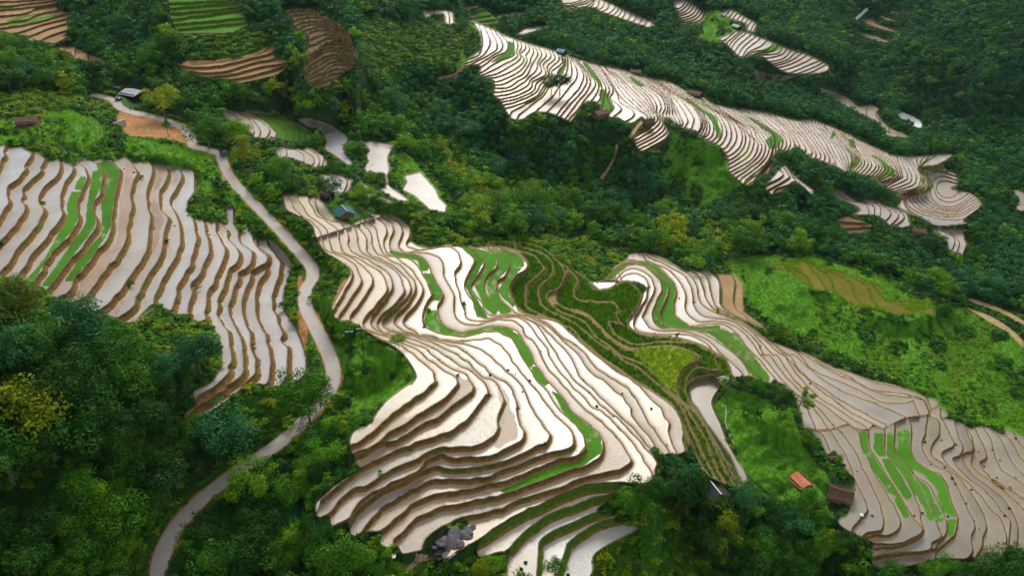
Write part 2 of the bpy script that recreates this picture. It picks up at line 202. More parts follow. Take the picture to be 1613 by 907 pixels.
# ---- the long ridge across the ravine
field('bowl', "y 1310,285 1240,340 1250,380 1340,430 1350,510 1300,540 1440,570 1530,640 1530,690 1400,790 1420,820 1200,840 1100,790 1000,740 940,680 940,620 1100,560 1110,480 1060,420 1040,375 1100,365 1200,350", -66,
 [(l, None) for l in fam(["y 1320,280 1200,350 1080,365 1040,380 1060,440 1100,480 1090,540 960,590 935,640 1000,710 1150,770 1300,790 1420,770 1540,680", "y 1300,330 1240,380 1100,385 1070,410 1110,450 1130,530 1060,590 1090,650 1200,710 1330,720 1450,650 1520,620",
 "y 1350,440 1250,410 1150,410 1110,440 1150,500 1130,570 1160,640 1260,690 1380,660 1480,570", "y 1360,475 1250,440 1180,450 1150,490 1170,560 1190,610 1270,650 1370,630 1460,560", "y 1370,505 1260,475 1200,485 1180,520 1190,570 1240,610 1310,610 1360,570"], [3,1,0,0])],
 9, s=.5, ext=((20,0),(20,0)), close=((1570,330),(1570,270)), wob=.3)
KK = fam(["u 470,190 500,300 490,380 470,430 400,470 290,500", "u 560,240 610,330 610,390 540,440 430,500 330,540", "u 640,270 695,330 690,400 600,450 500,520 430,560", "u 740,300 750,400 740,440 620,490 480,580 440,600",
 "u 820,320 840,380 800,430 830,470 780,530 650,600 460,640", "u 900,350 940,430 900,500 850,600 780,640 700,690 570,700", "u 1010,380 1040,450 980,510 1000,590 900,640 880,700 760,760 600,790", "u 1110,410 1140,490 1050,560 1050,600 1000,660 930,760 800,820 670,860",
 "u 1150,420 1175,480 1160,590 1100,640 1040,660 980,760 900,820 790,910", "v 1000,150 1060,220 1100,300 1060,400 1000,470 920,560 850,660", "v 1060,180 1180,330 1180,400 1100,500 1060,560 970,660", "v 1120,190 1230,340 1240,450 1200,520 1130,600 1040,680", "v 1200,210 1330,400 1310,480 1400,560 1340,620 1280,680",
 "w 200,0 290,100 350,210 400,280 480,350 590,420 560,480 420,540", "w 280,10 420,150 520,250 600,330 640,380 680,440 600,520 480,590", "w 400,30 560,160 700,260 740,350 720,410 770,480 760,580 550,700", "w 560,90 720,200 800,300 850,400 880,480 840,510 700,700", "w 640,110 800,230 940,330 1010,420 1020,500 980,560 900,640",
 "w 780,150 900,260 1020,350 1060,420 1090,480 1080,560 1020,600", "w 860,190 960,270 1100,370 1160,440 1190,520 1180,590 1130,640", "w 1000,250 1150,380 1280,460 1340,540 1340,640 1280,710 1200,750", "w 1100,290 1250,410 1400,510 1430,580 1480,650 1420,760 1240,870", "w 1240,330 1400,430 1500,520 1560,600 1590,680 1540,790 1380,920",
 "x 600,110 780,240 900,330 890,430 870,540 800,620 680,720", "x 700,110 860,260 960,330 960,400 930,450 900,520", "x 860,160 1000,280 1060,380 1040,440 1000,480", "x 1000,190 1150,370 1200,460 1150,520", "x 1080,170 1200,320 1300,480 1250,560", "x 1200,210 1330,370 1400,500 1470,600",
 "x 1300,240 1450,400 1510,500 1500,600", "y 400,80 470,170 540,270 540,330 500,370 530,420", "y 480,120 600,300 590,370 530,430", "y 580,170 690,330 690,380 630,440", "y 680,220 770,370 700,460", "y 760,250 860,390 840,440 720,490", "y 860,270 910,430 890,460 780,520", "y 960,280 1050,430 1050,490 1020,530 870,570", "y 1200,260 1060,360 1100,450 1105,540 960,600 880,640"],
 [1,1,0,2,2,2,2,1,2,2,1,2,1,3,4,4,2,3,2,3,3,3,1,2,2,2,2,2,3,2,2,2,2,2,2,3,3])
field('farridge', "u 415,165 480,190 600,240 700,290 830,335 950,370 1100,410 v 890,110 1000,150 1200,210 1400,250 1480,280 w 520,100 640,120 780,150 890,210 1040,270 1200,340 1500,380 1612,410 x 900,155 1080,200 1180,190 1300,230 1400,270 1600,360 y 500,120 640,190 780,250 830,275 1040,285 1240,265 1310,280 1240,340 1250,380 1340,430 1350,510 1300,540 1440,570 1530,640 1530,690 1400,790 1420,820 1200,840 1100,790 1040,770 900,700 850,680 900,640 860,570 760,520 700,460 620,440 540,410 480,420 400,370 290,330 170,290 130,240 60,220 0,250 x 940,430 890,500 870,600 800,640 700,720 600,660 540,600 530,480 460,400 400,370 320,330 290,290 160,250 60,180 w 730,470 770,560 720,640 560,700 500,590 600,500 560,430 470,480 340,420 v 1340,640 1240,600 1230,520 1100,520 1010,660 960,650 830,600 700,600 620,650 530,640 440,500 390,460 390,340 280,300 280,220 150,220 220,150 290,90 u 490,360 490,280",
 27, [(l, None) for l in KK], 92, s=1.15, wmin=1.1, ext=((10,-40),(-20,40)), close=((600,700),(1700,700),(1700,-50)), wob=.35)
field('ridgefoot', "y 340,545 440,560 560,640 700,635 860,700 950,740 970,840 830,840 740,770 640,750 500,750 580,700 400,620", -52,
 [("y " + l, 1.2) for l in ["360,550 480,640 600,660 640,700 645,760", "450,580 560,640 680,680 690,760", "580,630 680,650 735,690 735,770", "680,635 790,700 820,740 770,800", "720,640 850,720 880,760 820,820", "800,660 910,740 920,780 840,840"]], None, s=.4, ext=((-5,-20),(-10,30)), close=((1380,380),(1460,380),(1460,320)), wob=.3)
field('brownsteps', "y 390,790 480,760 560,790 670,830 660,900 500,907 420,830", -53, [("y " + l, 2.) for l in ["380,800 430,800 620,810 680,800", "430,850 520,848 690,840", "450,895 560,890 700,870"]], None, s=.3, ext=((-20,0),(20,0)), close=((1400,400),(1290,400)), kind='dry', wob=.3)
field('farlowfields', "z 880,540 930,530 960,555 1140,555 1140,640 1160,680 1120,780 1010,720 1000,660 900,580", -68, [("z " + l, 1.2) for l in ["900,530 970,580 1040,620 1060,660 1035,730", "960,540 1000,570 1090,650 1090,700 1060,770"]], None, s=.4, close=((1560,420),(1560,340)), ext=((-10,-20),(0,20)), wob=.3)
field('lowhook', "x 830,740 850,700 950,580 990,550 1060,640 1220,760 1210,800 1100,700 1050,690 950,770 880,790", -30, [("x " + l, 1.5) for l in ["900,590 950,600 965,640 850,700", "960,560 1015,630 1010,660 860,745 830,770", "1000,560 1040,640 1060,690 920,740 880,800"]], None, s=.4, close=((1180,330),(1300,330),(1300,250)), ext=((-5,-20),(-20,20)), wob=.3)
# ---- far fields
field('farcentre', "A 460,310 600,250 680,260 900,340 1050,400 1150,430 1340,530 1250,590 1000,580 820,460 760,440 640,460 570,400", -8, [(l, None) for l in fam(["A 620,230 500,330 470,390", "A 690,250 600,330 560,390 570,440", "A 810,290 700,380 630,470", "A 910,320 850,390 740,410 640,480", "A 970,350 930,420 750,440 680,480", "A 1050,380 980,460 850,490 800,490", "A 1170,430 1050,500 900,540 840,550", "A 1260,480 1120,540 1000,590", "A 1320,510 1200,570 1080,600"], [2,2,1,1,1,2,1,1])],
 22, s=.4, ext=((8,-10),(-10,10)), close=((1150,160),(1350,160),(1350,60)), wob=.3)
field('fartop', "A 100,0 200,0 360,100 340,170 210,210 150,130", 0, [(l, None) for l in fam(["A 210,-10 170,50 130,70", "A 380,110 320,180 200,215"], [7])], 14, s=.4, ext=((8,-5),(-10,0)), close=((1060,60),(1200,60),(1200,0)), wob=.3)
field('farhut', "A 470,120 550,75 770,190 740,260 690,250 680,190 580,160", -4, [(l, None) for l in fam(["A 570,60 530,100 490,160", "A 790,180 760,220 730,280"], [7])], 12, s=.4, ext=((5,-8),(-5,8)), close=((1180,80),(1260,60),(1260,20)), wob=.3)
field('fartopleft', "B 160,0 160,-90 500,-60 600,0 1130,240 1160,290 1080,300 780,200 640,150 460,80 190,120", 14, [(l, None) for l in fam(["B 140,40 300,20 480,-40", "B 180,125 460,78 510,-10", "B 620,170 720,90 700,30", "B 770,220 830,150 820,90", "B 1090,320 1130,220"], [3,3,2,4])], 20, s=.4, ext=((0,0),(0,-10)), close=((1100,-80),(1100,80),(880,80)), wob=.3)
field('rivercorner', "A 740,550 850,590 1080,610 900,660 830,640 760,640", -38, [("A 780,580 760,650", 1.), ("A 900,600 870,670", 1.), ("A 980,600 930,670", 1.)], None, s=.4, ext=((4,-8),(-4,8)), close=((1260,140),(1260,110)), wob=.3)
field('riverstrips', "P 1285,136 1330,152 1352,168 1370,166 1385,172 1382,180 1398,200 1425,212 1432,218 1398,216 1388,200 1368,185 1345,175 1318,160", -70, [("P 1345,160 1350,180", 1.2), ("P 1362,160 1366,190", 1.2), ("P 1380,186 1400,200", 1.2), ("P 1384,196 1440,212", 1.2), ("P 1385,205 1440,218", 1.2)], None, s=.4, ext=((0,-10),(0,10)), close=((1450,260),(1450,150)), wob=.2, tint=(.42,.36,.27))
field('rightedge', "P 1596,300 1605,300 1640,320 1640,335 1600,332 1603,315", -80, [], None)
field('topleftstrips', "u 30,90 60,85 100,95 150,80 210,85 270,100 285,190 240,205 210,190 200,120 110,110 60,150", 33, [("u 200,70 235,120 235,210", 1.)], None, ext=((0,-10),(0,10)), close=((740,60),(740,0)), wob=.2)
field('tanpondone', "u 340,65 465,48 470,58 390,82", 14, [], None, tint=(.40,.34,.25))
field('tanpondtwo', "u 615,130 680,110 850,100 830,120 650,150", 6, [], None, tint=(.36,.33,.24))
field('tanpondthree', "u 780,265 860,220 990,210 1012,228 870,270 790,290", 2, [], None, tint=(.38,.34,.26))
field('greensteps', "u 380,110 490,60 530,80 645,180 560,205 470,180", 10, [("u 400,110 530,75", 1.6), ("u 430,145 590,115", 1.6), ("u 480,175 620,150", 1.6), ("u 520,200 640,180", 1.6)], None, s=.3, kind='grass', ext=((-20,5),(20,-5)), close=((860,60),(700,60)), wob=.3)
field('topleft', "C -100,-80 440,-80 440,60 540,110 600,170 560,230 500,290 540,300 440,350 330,330 240,340 200,290 0,260 -100,260", 62,
 [("C " + l, 1.3) for l in ["-60,-60 200,-65 470,-80", "-60,-20 200,-25 470,-45", "-60,15 200,5 300,-5 470,-15", "-60,50 100,45 200,30 470,0", "-60,85 240,55 470,25", "-60,135 200,105 300,65 470,40", "0,190 200,155 300,115 470,80", "0,225 250,185 520,110", "-60,270 100,265 200,240 350,190 580,135", "0,330 220,290 400,220 620,165", "0,370 240,345 420,275 620,210", "300,380 420,355 560,280 600,260"]],
 None, s=.5, ext=((-30,0),(30,0)), close=((200,160),(-80,160)), kind='dry', wob=.3)
field('tinyfields', "C 440,375 500,370 580,375 690,430 760,450 850,490 800,500 690,495 590,470 560,420 500,410 450,410", 44, [("C 495,360 505,430", 1.2), ("C 590,400 590,480", 1.2), ("C 690,420 700,500", 1.2)], None, s=.4, kind='dry', ext=((0,-10),(0,10)), close=((200,120),(200,60)), wob=.3)
field('greenhill', "D 120,-80 700,-80 700,60 760,200 640,260 500,272 200,265 150,150", 67, [("D " + l, 1.6) for l in ["100,-30 400,-40 720,-50", "100,25 400,12 720,-10", "120,65 400,42 720,15", "130,105 400,85 720,50", "140,155 450,115 740,70", "150,195 660,145 780,130", "170,235 700,180 800,170", "180,275 500,270 640,262 800,200"]],
 None, s=.5, ext=((-20,0),(20,-5)), close=((420,140),(230,140)), kind='grass', wob=.4)
field('brownhill', "D 200,510 400,508 700,465 870,420 960,345 1010,345 960,430 970,455 1080,500 1000,590 820,640 700,670 640,640 400,610 240,550", 46, [("D " + l, 1.5) for l in ["220,520 400,532 600,508 800,458 940,420 990,380", "210,550 400,574 600,560 800,498 990,462", "350,615 600,595 800,545 1090,490", "600,632 800,595 1110,505", "640,675 800,640 1050,585"]],
 None, s=.5, ext=((-20,0),(20,0)), close=((480,180),(230,180)), kind='dry', wob=.4)
field('teahill', "D 1040,80 1240,65 1350,130 1480,190 1570,300 1610,500 1500,600 1400,680 1300,700 1220,650 1200,500 1230,300 1130,230 1100,160", 58, [(l, None) for l in fam(["D 1000,110 1200,85 1400,120", "D 1080,215 1300,165 1530,220", "D 1150,310 1350,235 1600,320", "D 1150,450 1300,400 1380,340 1500,330 1630,370", "D 1160,560 1350,420 1470,410 1640,460", "D 1170,660 1350,580 1450,510 1640,530", "D 1230,720 1380,640 1520,600"], [2,2,2,2,3,2])],
 18, s=.6, ext=((-10,5),(10,0)), close=((570,180),(460,180)), kind='tea', wob=.5)
field('farvalley', "R 320,150 420,150 430,190 600,240 610,265 500,240 380,200", -50, [], None, kind='dry')
field('farvalleytwo', "R 260,245 420,280 560,340 540,352 420,320 300,270", -54, [], None, tint=(.30,.32,.27))
field('farvalleythree', "R 480,120 500,140 590,165 580,175 520,165 480,140", -44, [], None, kind='dry')
field('farvalleyfour', "R 540,55 560,85 690,100 660,112 560,110", -40, [], None, kind='grass')
field('olive', "E 560,150 700,120 850,88 1060,150 1300,220 1500,290 G 490,130 500,230 560,260 830,270 900,350 900,400 800,370 600,390 480,350 330,320 230,290 150,250 80,200 E 960,330 800,220 640,160", -38,
 [(l, 1.0) for l in ["E 700,110 850,170 930,260 960,340 980,420", "E 880,90 980,210 1060,330 1120,420", "E 960,120 1090,230 1130,340 1240,440", "G 60,20 140,60 240,130 260,220 350,300 480,345 620,400", "G 180,60 300,110 380,170 400,250 480,330 600,385", "G 200,80 340,110 430,160 480,230 600,290 850,320 920,330"]],
 None, s=.5, ext=((-10,-30),(20,30)), close=((1500,540),(1500,400)), kind='olive', riser='green', wob=.6)

# ---- surface patches inside the fields: kind -> polygons
PATCH = [
 ('seed', "a 600,380 640,320 690,315 650,430 590,420"), ('seed', "a 570,435 655,435 610,520 620,640 b 590,100 400,310 265,520 210,510 360,330 540,0 530,-80"),
 ('seed', "a 735,275 800,262 820,330 750,520 760,660 b 740,110 560,340 400,555 330,555 480,350 680,60 690,-60"),
 ('seed', "a 770,205 890,195 955,262 950,330 890,570 b 885,80 760,290 650,440 580,520 510,520 640,330 800,150 810,0"),
 ('seed', "e 930,460 960,490 1100,503 1180,530 1240,600 1240,635 1170,640 1150,560 1080,540 960,520 920,500"), ('seed', "e 1190,660 1260,655 1330,790 f 1345,330 1320,370 1250,370 1262,330"),
 ('seed', "f 1220,460 1300,440 1315,520 1370,580 1450,612 g 960,215 1080,190 1200,170 k 110,185 190,240 230,300 290,410 320,470 270,500 k 200,400 130,270 g 1220,215 1120,215 980,252 820,240 700,200 640,130"),
 ('seed', "k 290,480 330,490 430,620 390,650 300,570"), ('seed', "l 440,70 520,110 600,230 680,300 840,450 850,560 700,670 400,780 m 300,280 230,265 l 640,600 720,500 700,420 560,270"),
 ('seed', "j 120,135 200,150 300,190 320,250 210,460 230,520 340,690 330,715 260,700 230,590 160,430 240,250"), ('seed', "j 220,150 350,180 415,230 410,290 320,420 330,520 430,650 400,690 330,640 240,460 330,260"),
 ('seed', "j 350,165 430,180 500,240 515,300 410,430 440,560 540,660 450,680 370,570 330,440 430,260"), ('seed', "j 440,160 560,190 620,240 640,290 540,390 510,530 560,610 540,620 420,500 520,330"),
 ('seed', "n 165,310 250,210 340,165 470,175 570,240 620,290 670,370 600,570 620,640 700,690 620,690 550,640 540,560 620,400 600,310 470,190 350,185 220,300"),
 ('seed', "n 340,148 460,158 560,190 640,260 720,330 715,580 850,680 1080,665 1080,700 900,705 700,690 620,640 610,570 670,460 670,370 560,230 460,172"),
 ('seed', "n 900,708 1100,700 1230,750 1340,907 1240,907 1100,800 1000,730"), ('seed', "o 480,100 640,100 820,130 900,250 1070,470 1060,520 960,490 800,290 600,130"),
 ('seed', "q 570,195 635,200 640,320 750,490 900,720 975,870 930,885 850,750 860,710 800,680 670,480 590,340"), ('seed', "q 690,210 765,208 770,330 780,395 730,395 685,330"),
 ('seed', "q 745,410 810,410 900,540 990,700 970,735 930,730 830,580"), ('seed', "q 790,210 850,205 850,330 960,480 1050,640 1170,880 1150,907 1100,880 1090,800 980,650 940,550 790,380"),
 ('seed', "q 870,200 910,180 970,190 975,340 1020,430 1240,570 1300,760 1345,870 1300,870 1230,820 1190,720 1200,670 1090,540 960,480 870,370 880,310"),
 ('seed', "q 1020,555 1100,620 1240,880 1240,907 1190,907 1130,760"), ('seed', "r 1000,450 1075,450 1050,600 1010,600"),
 ('seed', "t 240,112 460,128 600,205 652,240 640,300 540,310 410,283 425,240 340,160"),
 ('seed', "u 1110,440 1165,480 1170,530 1130,610 1090,600 1100,560 1150,510"), ('seed', "u 700,330 750,340 750,430 640,490 550,505 640,450 710,400"), ('seed', "u 1430,730 1500,760 1560,860 1520,890 1440,850"),
 ('seed', "u 1290,490 1330,500 1440,640 1460,720 1400,640"), ('seed', "w 440,85 500,120 590,190 540,185 480,130"), ('seed', "w 830,250 960,310 1150,430 1190,560 1180,600 1160,600 1140,500 1080,420 960,330"),
 ('seed', "x 640,150 760,200 920,300 980,350 930,420 880,430 830,360 890,320 760,220"), ('seed', "w 220,210 260,200 300,260 350,360 320,390 230,340"),
 ('seed', "y 370,70 385,110 350,155 340,140"), ('seed', "y 400,180 540,270 585,320 510,390 500,350 540,290"), ('seed', "y 485,150 530,150 550,225 500,205"), ('seed', "y 600,245 720,290 865,400 840,440 730,475 700,450 770,410 750,330"),
 ('seed', "z 470,350 570,270 630,320 600,400 500,370"), ('seed', "z 690,440 760,470 720,520 690,500"), ('seed', "z 800,520 850,480 960,600 1005,640 1000,690 930,650"),
 ('seed', "A 690,450 760,420 900,360 955,355 950,400 720,465"), ('seed', "C 40,170 200,125 430,80 440,88 300,115 60,185"), ('seed', "C 50,210 250,150 470,115 470,125 250,180 60,222"), ('seed', "C -60,70 100,55 100,70 -60,90"),
 ('soil', "a 1000,165 1060,220 1040,560 b 1000,190 760,530 600,690 580,660 820,350 940,180 950,-50 a 980,400 1000,280"),
 ('soil', "a 1250,225 1300,240 1290,330 1230,500 1290,620 b 1300,60 1240,260 1080,480 930,800 900,800 1100,430 1180,180 1200,0"),
 ('mud', "i 600,690 700,500 850,400 1080,340 1400,300 1400,320 1080,380 860,480 720,640"), ('mud', "h 500,300 670,460 980,320 1330,90 1330,0 1230,30 1150,130 900,270"), ('mud', "g 900,560 1030,600 1020,690 850,830 740,900 600,860 900,700"),
 ('mud', "l 0,0 100,100 130,230 180,350 180,440 0,560 0,450 60,250"), ('mud', "e 450,195 620,280 670,350 680,480 620,480 590,330 500,250"),
 ('ochre', "u 480,600 560,640 760,560 800,600 870,640 960,690 940,760 860,830 720,870 640,760 590,700 500,640"), ('ochre', "u 1000,700 1130,690 1190,760 1230,800 1100,860 900,907 960,800"), ('ochre', "w 500,560 640,500 760,560 700,640 560,700"),
 ('yellow', "k 1100,350 1230,335 1400,335 1560,370 1600,430 1500,490 1450,560 1430,690 1350,640 1250,540 1200,470 1100,390"),
 ('path', "j 830,520 900,520 900,590 1000,640 1120,670 1220,750 1290,830 1400,907 k 1090,340 1100,380 1000,350 880,260 830,200 740,110 600,50 480,0 j 860,610 820,570"),
]
# ---- cover of the ground outside the fields
COVER = [  # (kind, polygon) later ones win;   default is forest
 ('scrub', "P -150,170 60,140 180,165 250,215 330,235 350,250 420,330 470,400 480,470 540,640 600,640 660,560 640,540 500,440 520,350 460,290 350,250 350,200 400,230 520,290 620,300 700,350 730,380 900,370 1000,400 940,460 1000,470 1000,560 820,560 440,700 300,680 340,600 300,520 -150,540 -150,400"),
 ('scrub', "P 310,600 340,520 240,500 130,490 220,560 250,600"), ('scrub', "P 560,30 700,40 745,70 710,110 600,140 570,100"), ('scrub', "P 280,55 400,50 470,65 420,90 290,95"), ('scrub', "P 1060,230 1130,240 1170,290 1180,330 1080,310 1040,280"),
 ('grass', "P 740,30 760,60 748,100 715,115 730,70"), ('grass', "P 1100,20 1165,15 1160,60 1130,70 1100,60"),
 ('grass', "P 1120,415 1200,400 1270,405 1400,435 1480,490 1560,520 1613,570 1800,700 1800,800 1613,690 1560,668 1490,650 1400,592 1280,545 1190,490 1150,440"),
 ('grass', "P 1150,610 1250,640 1262,700 1310,760 1300,790 1230,790 1170,740 1150,690 1125,640"), ('grass', "P 560,525 640,560 655,600 560,665 545,600"), ('grass', "P 1060,210 1130,230 1170,290 1100,330 1040,270"),
 ('grass', "P 40,185 110,170 200,215 340,240 430,340 460,400 380,330 300,290 260,250 0,225 -150,230 -150,200"),
 ('scrub', "P 900,860 960,830 1060,800 1120,907 1100,1000 880,1000"), ('scrub', "P 610,885 740,890 760,907 640,940 590,907"),
 ('grass', "P 500,455 545,480 560,540 530,560 505,500"), ('grass', "P 600,250 640,240 720,330 700,345 640,310"), ('grass', "P 1470,470 1560,500 1613,540 1613,600 1500,520"), ('grass', "P 1225,405 1290,405 1490,480 1470,500 1300,470"),
 ('soil', "P 183,178 220,176 262,185 296,197 303,215 296,226 240,216 200,214 186,195"), ('soil', "P 470,500 478,600 490,480 470,420"), ('soil', "P 545,455 550,425 525,470 530,500"),
 ('rock', "P 672,862 690,845 700,832 735,835 752,820 760,830 745,845 705,880 690,875"), ('river', "P 766,822 754,833 738,852 716,873 706,880 702,876 716,862 734,842 748,824"), ('river', "P 1412,178 1424,178 1448,190 1451,202 1438,200 1440,193 1420,188"), ('river', "P 1345,30 1366,12 1368,16 1350,32"),
 ('path', "P 945,280 958,262 968,242 970,228 973,230 970,246 962,264 949,283"), ('path', "P 990,215 1005,195 1018,186 1021,188 1008,199 994,218"),
 ('path', "P 1515,468 1540,473 1580,487 1613,505 1613,512 1578,493 1538,478"), ('path', "P 1520,483 1560,498 1595,520 1613,540 1613,548 1590,526 1556,505"), ('path', "P 625,907 650,885 660,872 700,880 668,883 655,890 634,907"),
 ('path', "P 690,122 715,116 722,108 735,100 738,104 724,114 715,121 692,126"),
 ('soil', "P 285,97 380,92 440,66 442,70 382,100 290,106"), ('soil', "P 1265,640 1262,660 1300,680 1270,640"),
]
ROAD = P("P 150,150 178,157 188,169 205,176 232,182 258,189 278,197 293,206 302,219 305,230 330,237 347,243 351,256 364,282 386,306 410,331 440,362 463,388 481,408 492,424 491,440 483,452 480,470 484,490 497,515 512,545 522,570 525,597 512,625 490,650 455,686 415,715 370,745 330,775 295,808 272,838 257,870 249,907 245,960")
ROADW = 3.9
# base relief: (u, v, height)
BASE = [(-150,-80,85),(0,-80,80),(300,-80,76),(600,-80,60),(800,-80,50),(1000,-80,25),(1300,-80,5),(1450,-80,10),(1800,-80,75),(1613,-80,25),
 (-150,100,52),(-150,200,58),(-150,350,62),(-150,560,55),(-150,750,38),(-150,990,22),(0,150,50),(0,100,45),(100,110,44),(200,100,42),(0,200,51),(120,180,47),
 (0,520,48),(100,600,42),(0,700,36),(0,907,22),(150,700,30),(200,650,30),(250,560,32),(320,640,22),(200,800,18),(150,907,13),(250,900,6),(330,780,9),(450,690,13),(400,640,18),(525,600,16),(490,450,19),(440,370,22),(345,240,30),(310,200,32),(250,185,34),(180,160,37),(210,135,37),
 (260,230,38),(350,300,28),(420,440,22),(250,200,36),(600,600,16),(560,560,17),(620,560,17.5),(520,500,20),(540,680,13),(500,740,9),(460,800,6),(560,860,5),(400,900,3),(600,930,0),(700,900,-1),(850,920,-8),(380,990,-2),(700,990,-8),
 (960,870,-14),(1050,800,-14),(1060,740,-9),(1150,820,-18),(1000,990,-24),(1200,700,-14.5),(1150,640,-13.5),(1250,660,-14),(1258,757,-17),(1300,780,-18),(1250,860,-24),(1350,880,-31),(1200,990,-32),(1450,930,-38),(1613,907,-46),(1800,990,-60),(1800,750,-62),
 (320,140,38),(420,150,24),(500,170,16),(500,130,28),(600,100,34),(580,140,30),(640,150,10),(560,30,50),(460,60,50),(650,60,32),(700,25,38),(600,190,12),(700,200,-2),(760,250,-12),(700,300,0),(720,350,2),(640,300,12),(570,270,17),(470,260,23),(400,260,26),(430,300,23),(610,340,14),(700,370,8),
 (800,300,-22),(850,340,-22),(900,350,-27),(950,420,-20),(1000,390,-28),(900,250,-20),(1000,320,-38),(1100,360,-44),(1100,290,-34),(1200,330,-47),(1200,390,-48),(1300,420,-58),(1300,350,-54),(1400,400,-66),(1500,450,-75),(1613,440,-82),(1800,440,-90),
 (1160,440,-30),(1200,460,-33),(1300,500,-40),(1400,520,-47),(1400,560,-44),(1500,520,-56),(1500,600,-42),(1613,560,-66),(1613,640,-50),(1800,600,-80),(1250,545,-30),(1480,650,-30),
 (850,60,-3),(800,20,12),(900,90,-8),(950,60,0),(1000,80,-15),(1060,120,-28),(1000,120,-18),(950,20,10),(1050,0,5),(1100,60,-6),(1100,130,-28),(1200,150,-34),(1200,20,-18),(1250,60,-28),(1300,0,-20),(1300,60,-42),(1300,130,-56),(1350,200,-66),(1370,60,-46),(1380,10,-36),
 (1440,190,-88),(1400,150,-76),(1420,120,-68),(1500,220,-88),(1560,260,-92),(1613,330,-94),(1800,340,-95),(1450,100,-45),(1450,0,-14),(1480,160,-70),(1613,100,-40),(1613,200,-76),(1613,0,-5),(1613,50,-20),(1540,50,-22),(1540,140,-48),(1800,0,35),(1800,150,-25),(1550,350,-84),(1540,400,-80),(1450,400,-68),(1250,260,-42),(1200,230,-37)]
# ------------------------------------------------------------------ relief on a fine grid (rays from the survey point)
GS = 1.25
U0, U1, V0, V1 = -150., 1765., -75., 985.
NU, NV = int((U1 - U0) / GS) + 1, int((V1 - V0) / GS) + 1
uu = U0 + GS * np.arange(NU); vv = V0 + GS * np.arange(NV)
UU, VV = np.meshgrid(uu, vv)
cP, sP = math.cos(PITCH), math.sin(PITCH)
XC = (UU - CX) / FPX; YC = (CY - VV) / FPX
DX, DY, DZ = XC, cP + YC * sP, -sP + YC * cP
DN = np.sqrt(DX ** 2 + DY ** 2 + DZ ** 2)
rs = np.random.RandomState(5)
def fill(poly):
    """polygon mask on the grid (even-odd, scanline)"""
    x = (poly[:, 0] - U0) / GS; y = (poly[:, 1] - V0) / GS
    T = np.zeros((NV, NU + 1), np.int16)
    x2, y2 = np.roll(x, -1), np.roll(y, -1)
    for a, b, c, d in zip(x, y, x2, y2):
        if b == d: continue
        if b > d: a, b, c, d = c, d, a, b
        r0, r1 = max(0, math.ceil(b)), min(NV - 1, math.ceil(d) - 1)
        if r1 < r0: continue
        rr = np.arange(r0, r1 + 1)
        xs = np.clip(np.ceil(a + (rr - b) * (c - a) / (d - b)), 0, NU).astype(int)
        np.add.at(T, (rr, xs), 1)
    return (np.cumsum(T, axis=1)[:, :NU] % 2).astype(bool)
def fill_box(m):
    r = np.where(m.any(1))[0]; c = np.where(m.any(0))[0]
    return (r[0], r[-1] + 1, c[0], c[-1] + 1) if len(r) else None
def dist_line(pts, R):
    """distance (px) and normal-y of the nearest point of a polyline, within R px"""
    D = np.full((NV, NU), 1e3, np.float32); NXn = np.zeros((NV, NU), np.float32); NYn = np.zeros((NV, NU), np.float32)
    t = np.gradient(pts, axis=0); L = np.hypot(t[:, 0], t[:, 1]) + 1e-9
    nx, ny = -t[:, 1] / L, t[:, 0] / L
    k = int(R / GS) + 1
    for (px, py), a, b in zip(pts, nx, ny):
        ci, ri = int(round((px - U0) / GS)), int(round((py - V0) / GS))
        r0, r1, c0, c1 = max(0, ri - k), min(NV, ri + k + 1), max(0, ci - k), min(NU, ci + k + 1)
        if r0 >= r1 or c0 >= c1: continue
        d = np.hypot(uu[None, c0:c1] - px, vv[r0:r1, None] - py)
        S_ = D[r0:r1, c0:c1]; m = d < S_
        S_[m] = d[m]; NXn[r0:r1, c0:c1][m] = a; NYn[r0:r1, c0:c1][m] = b
    return D, NXn, NYn
def blur(a, r, it=2):
    for _ in range(it):
        for ax in (0, 1):
            n = a.shape[ax]; pad = [(0, 0), (0, 0)]; pad[ax] = (r + 1, r)
            c = np.cumsum(np.pad(a, pad, mode='edge'), axis=ax)
            a = (np.take(c, np.arange(2 * r + 1, n + 2 * r + 1), ax) - np.take(c, np.arange(0, n), ax)) / (2 * r + 1)
    return a
def vnoise(scale, seed, oct=3):
    """smooth value noise on the grid, scale in px"""
    r = np.random.RandomState(seed); out = np.zeros((NV, NU)); amp = 1.; tot = 0
    for o in range(oct):
        g = scale / 2 ** o; nx_, ny_ = int((U1 - U0) / g) + 3, int((V1 - V0) / g) + 3
        G = r.rand(ny_, nx_) * 2 - 1
        fx, fy = (uu - U0) / g, (vv - V0) / g
        ix, iy = fx.astype(int), fy.astype(int); tx, ty = fx - ix, fy - iy
        tx, ty = (tx * tx * (3 - 2 * tx))[None], (ty * ty * (3 - 2 * ty))[:, None]
        a = G[iy][:, ix]; b = G[iy][:, ix + 1]; c = G[iy + 1][:, ix]; d = G[iy + 1][:, ix + 1]
        out += amp * ((a * (1 - tx) + b * tx) * (1 - ty) + (c * (1 - tx) + d * tx) * ty); tot += amp; amp *= .5
    return out / tot
SAMP = []   # (u, v, z) samples of the fields for the base relief
fid = np.full((NV, NU), -1, np.int16)       # which field
zf = np.zeros((NV, NU), np.float32)
lvl = np.zeros((NV, NU), np.float32)        # level number inside a field
ris = np.zeros((NV, NU), np.float32)        # riser mask
rt = np.zeros((NV, NU), np.float32)         # position down the riser
bund = np.zeros((NV, NU), np.float32)       # bund mask
foot = np.full((NV, NU), 99., np.float32)   # px from the foot of the riser above
wet = np.zeros((NV, NU), np.float32)
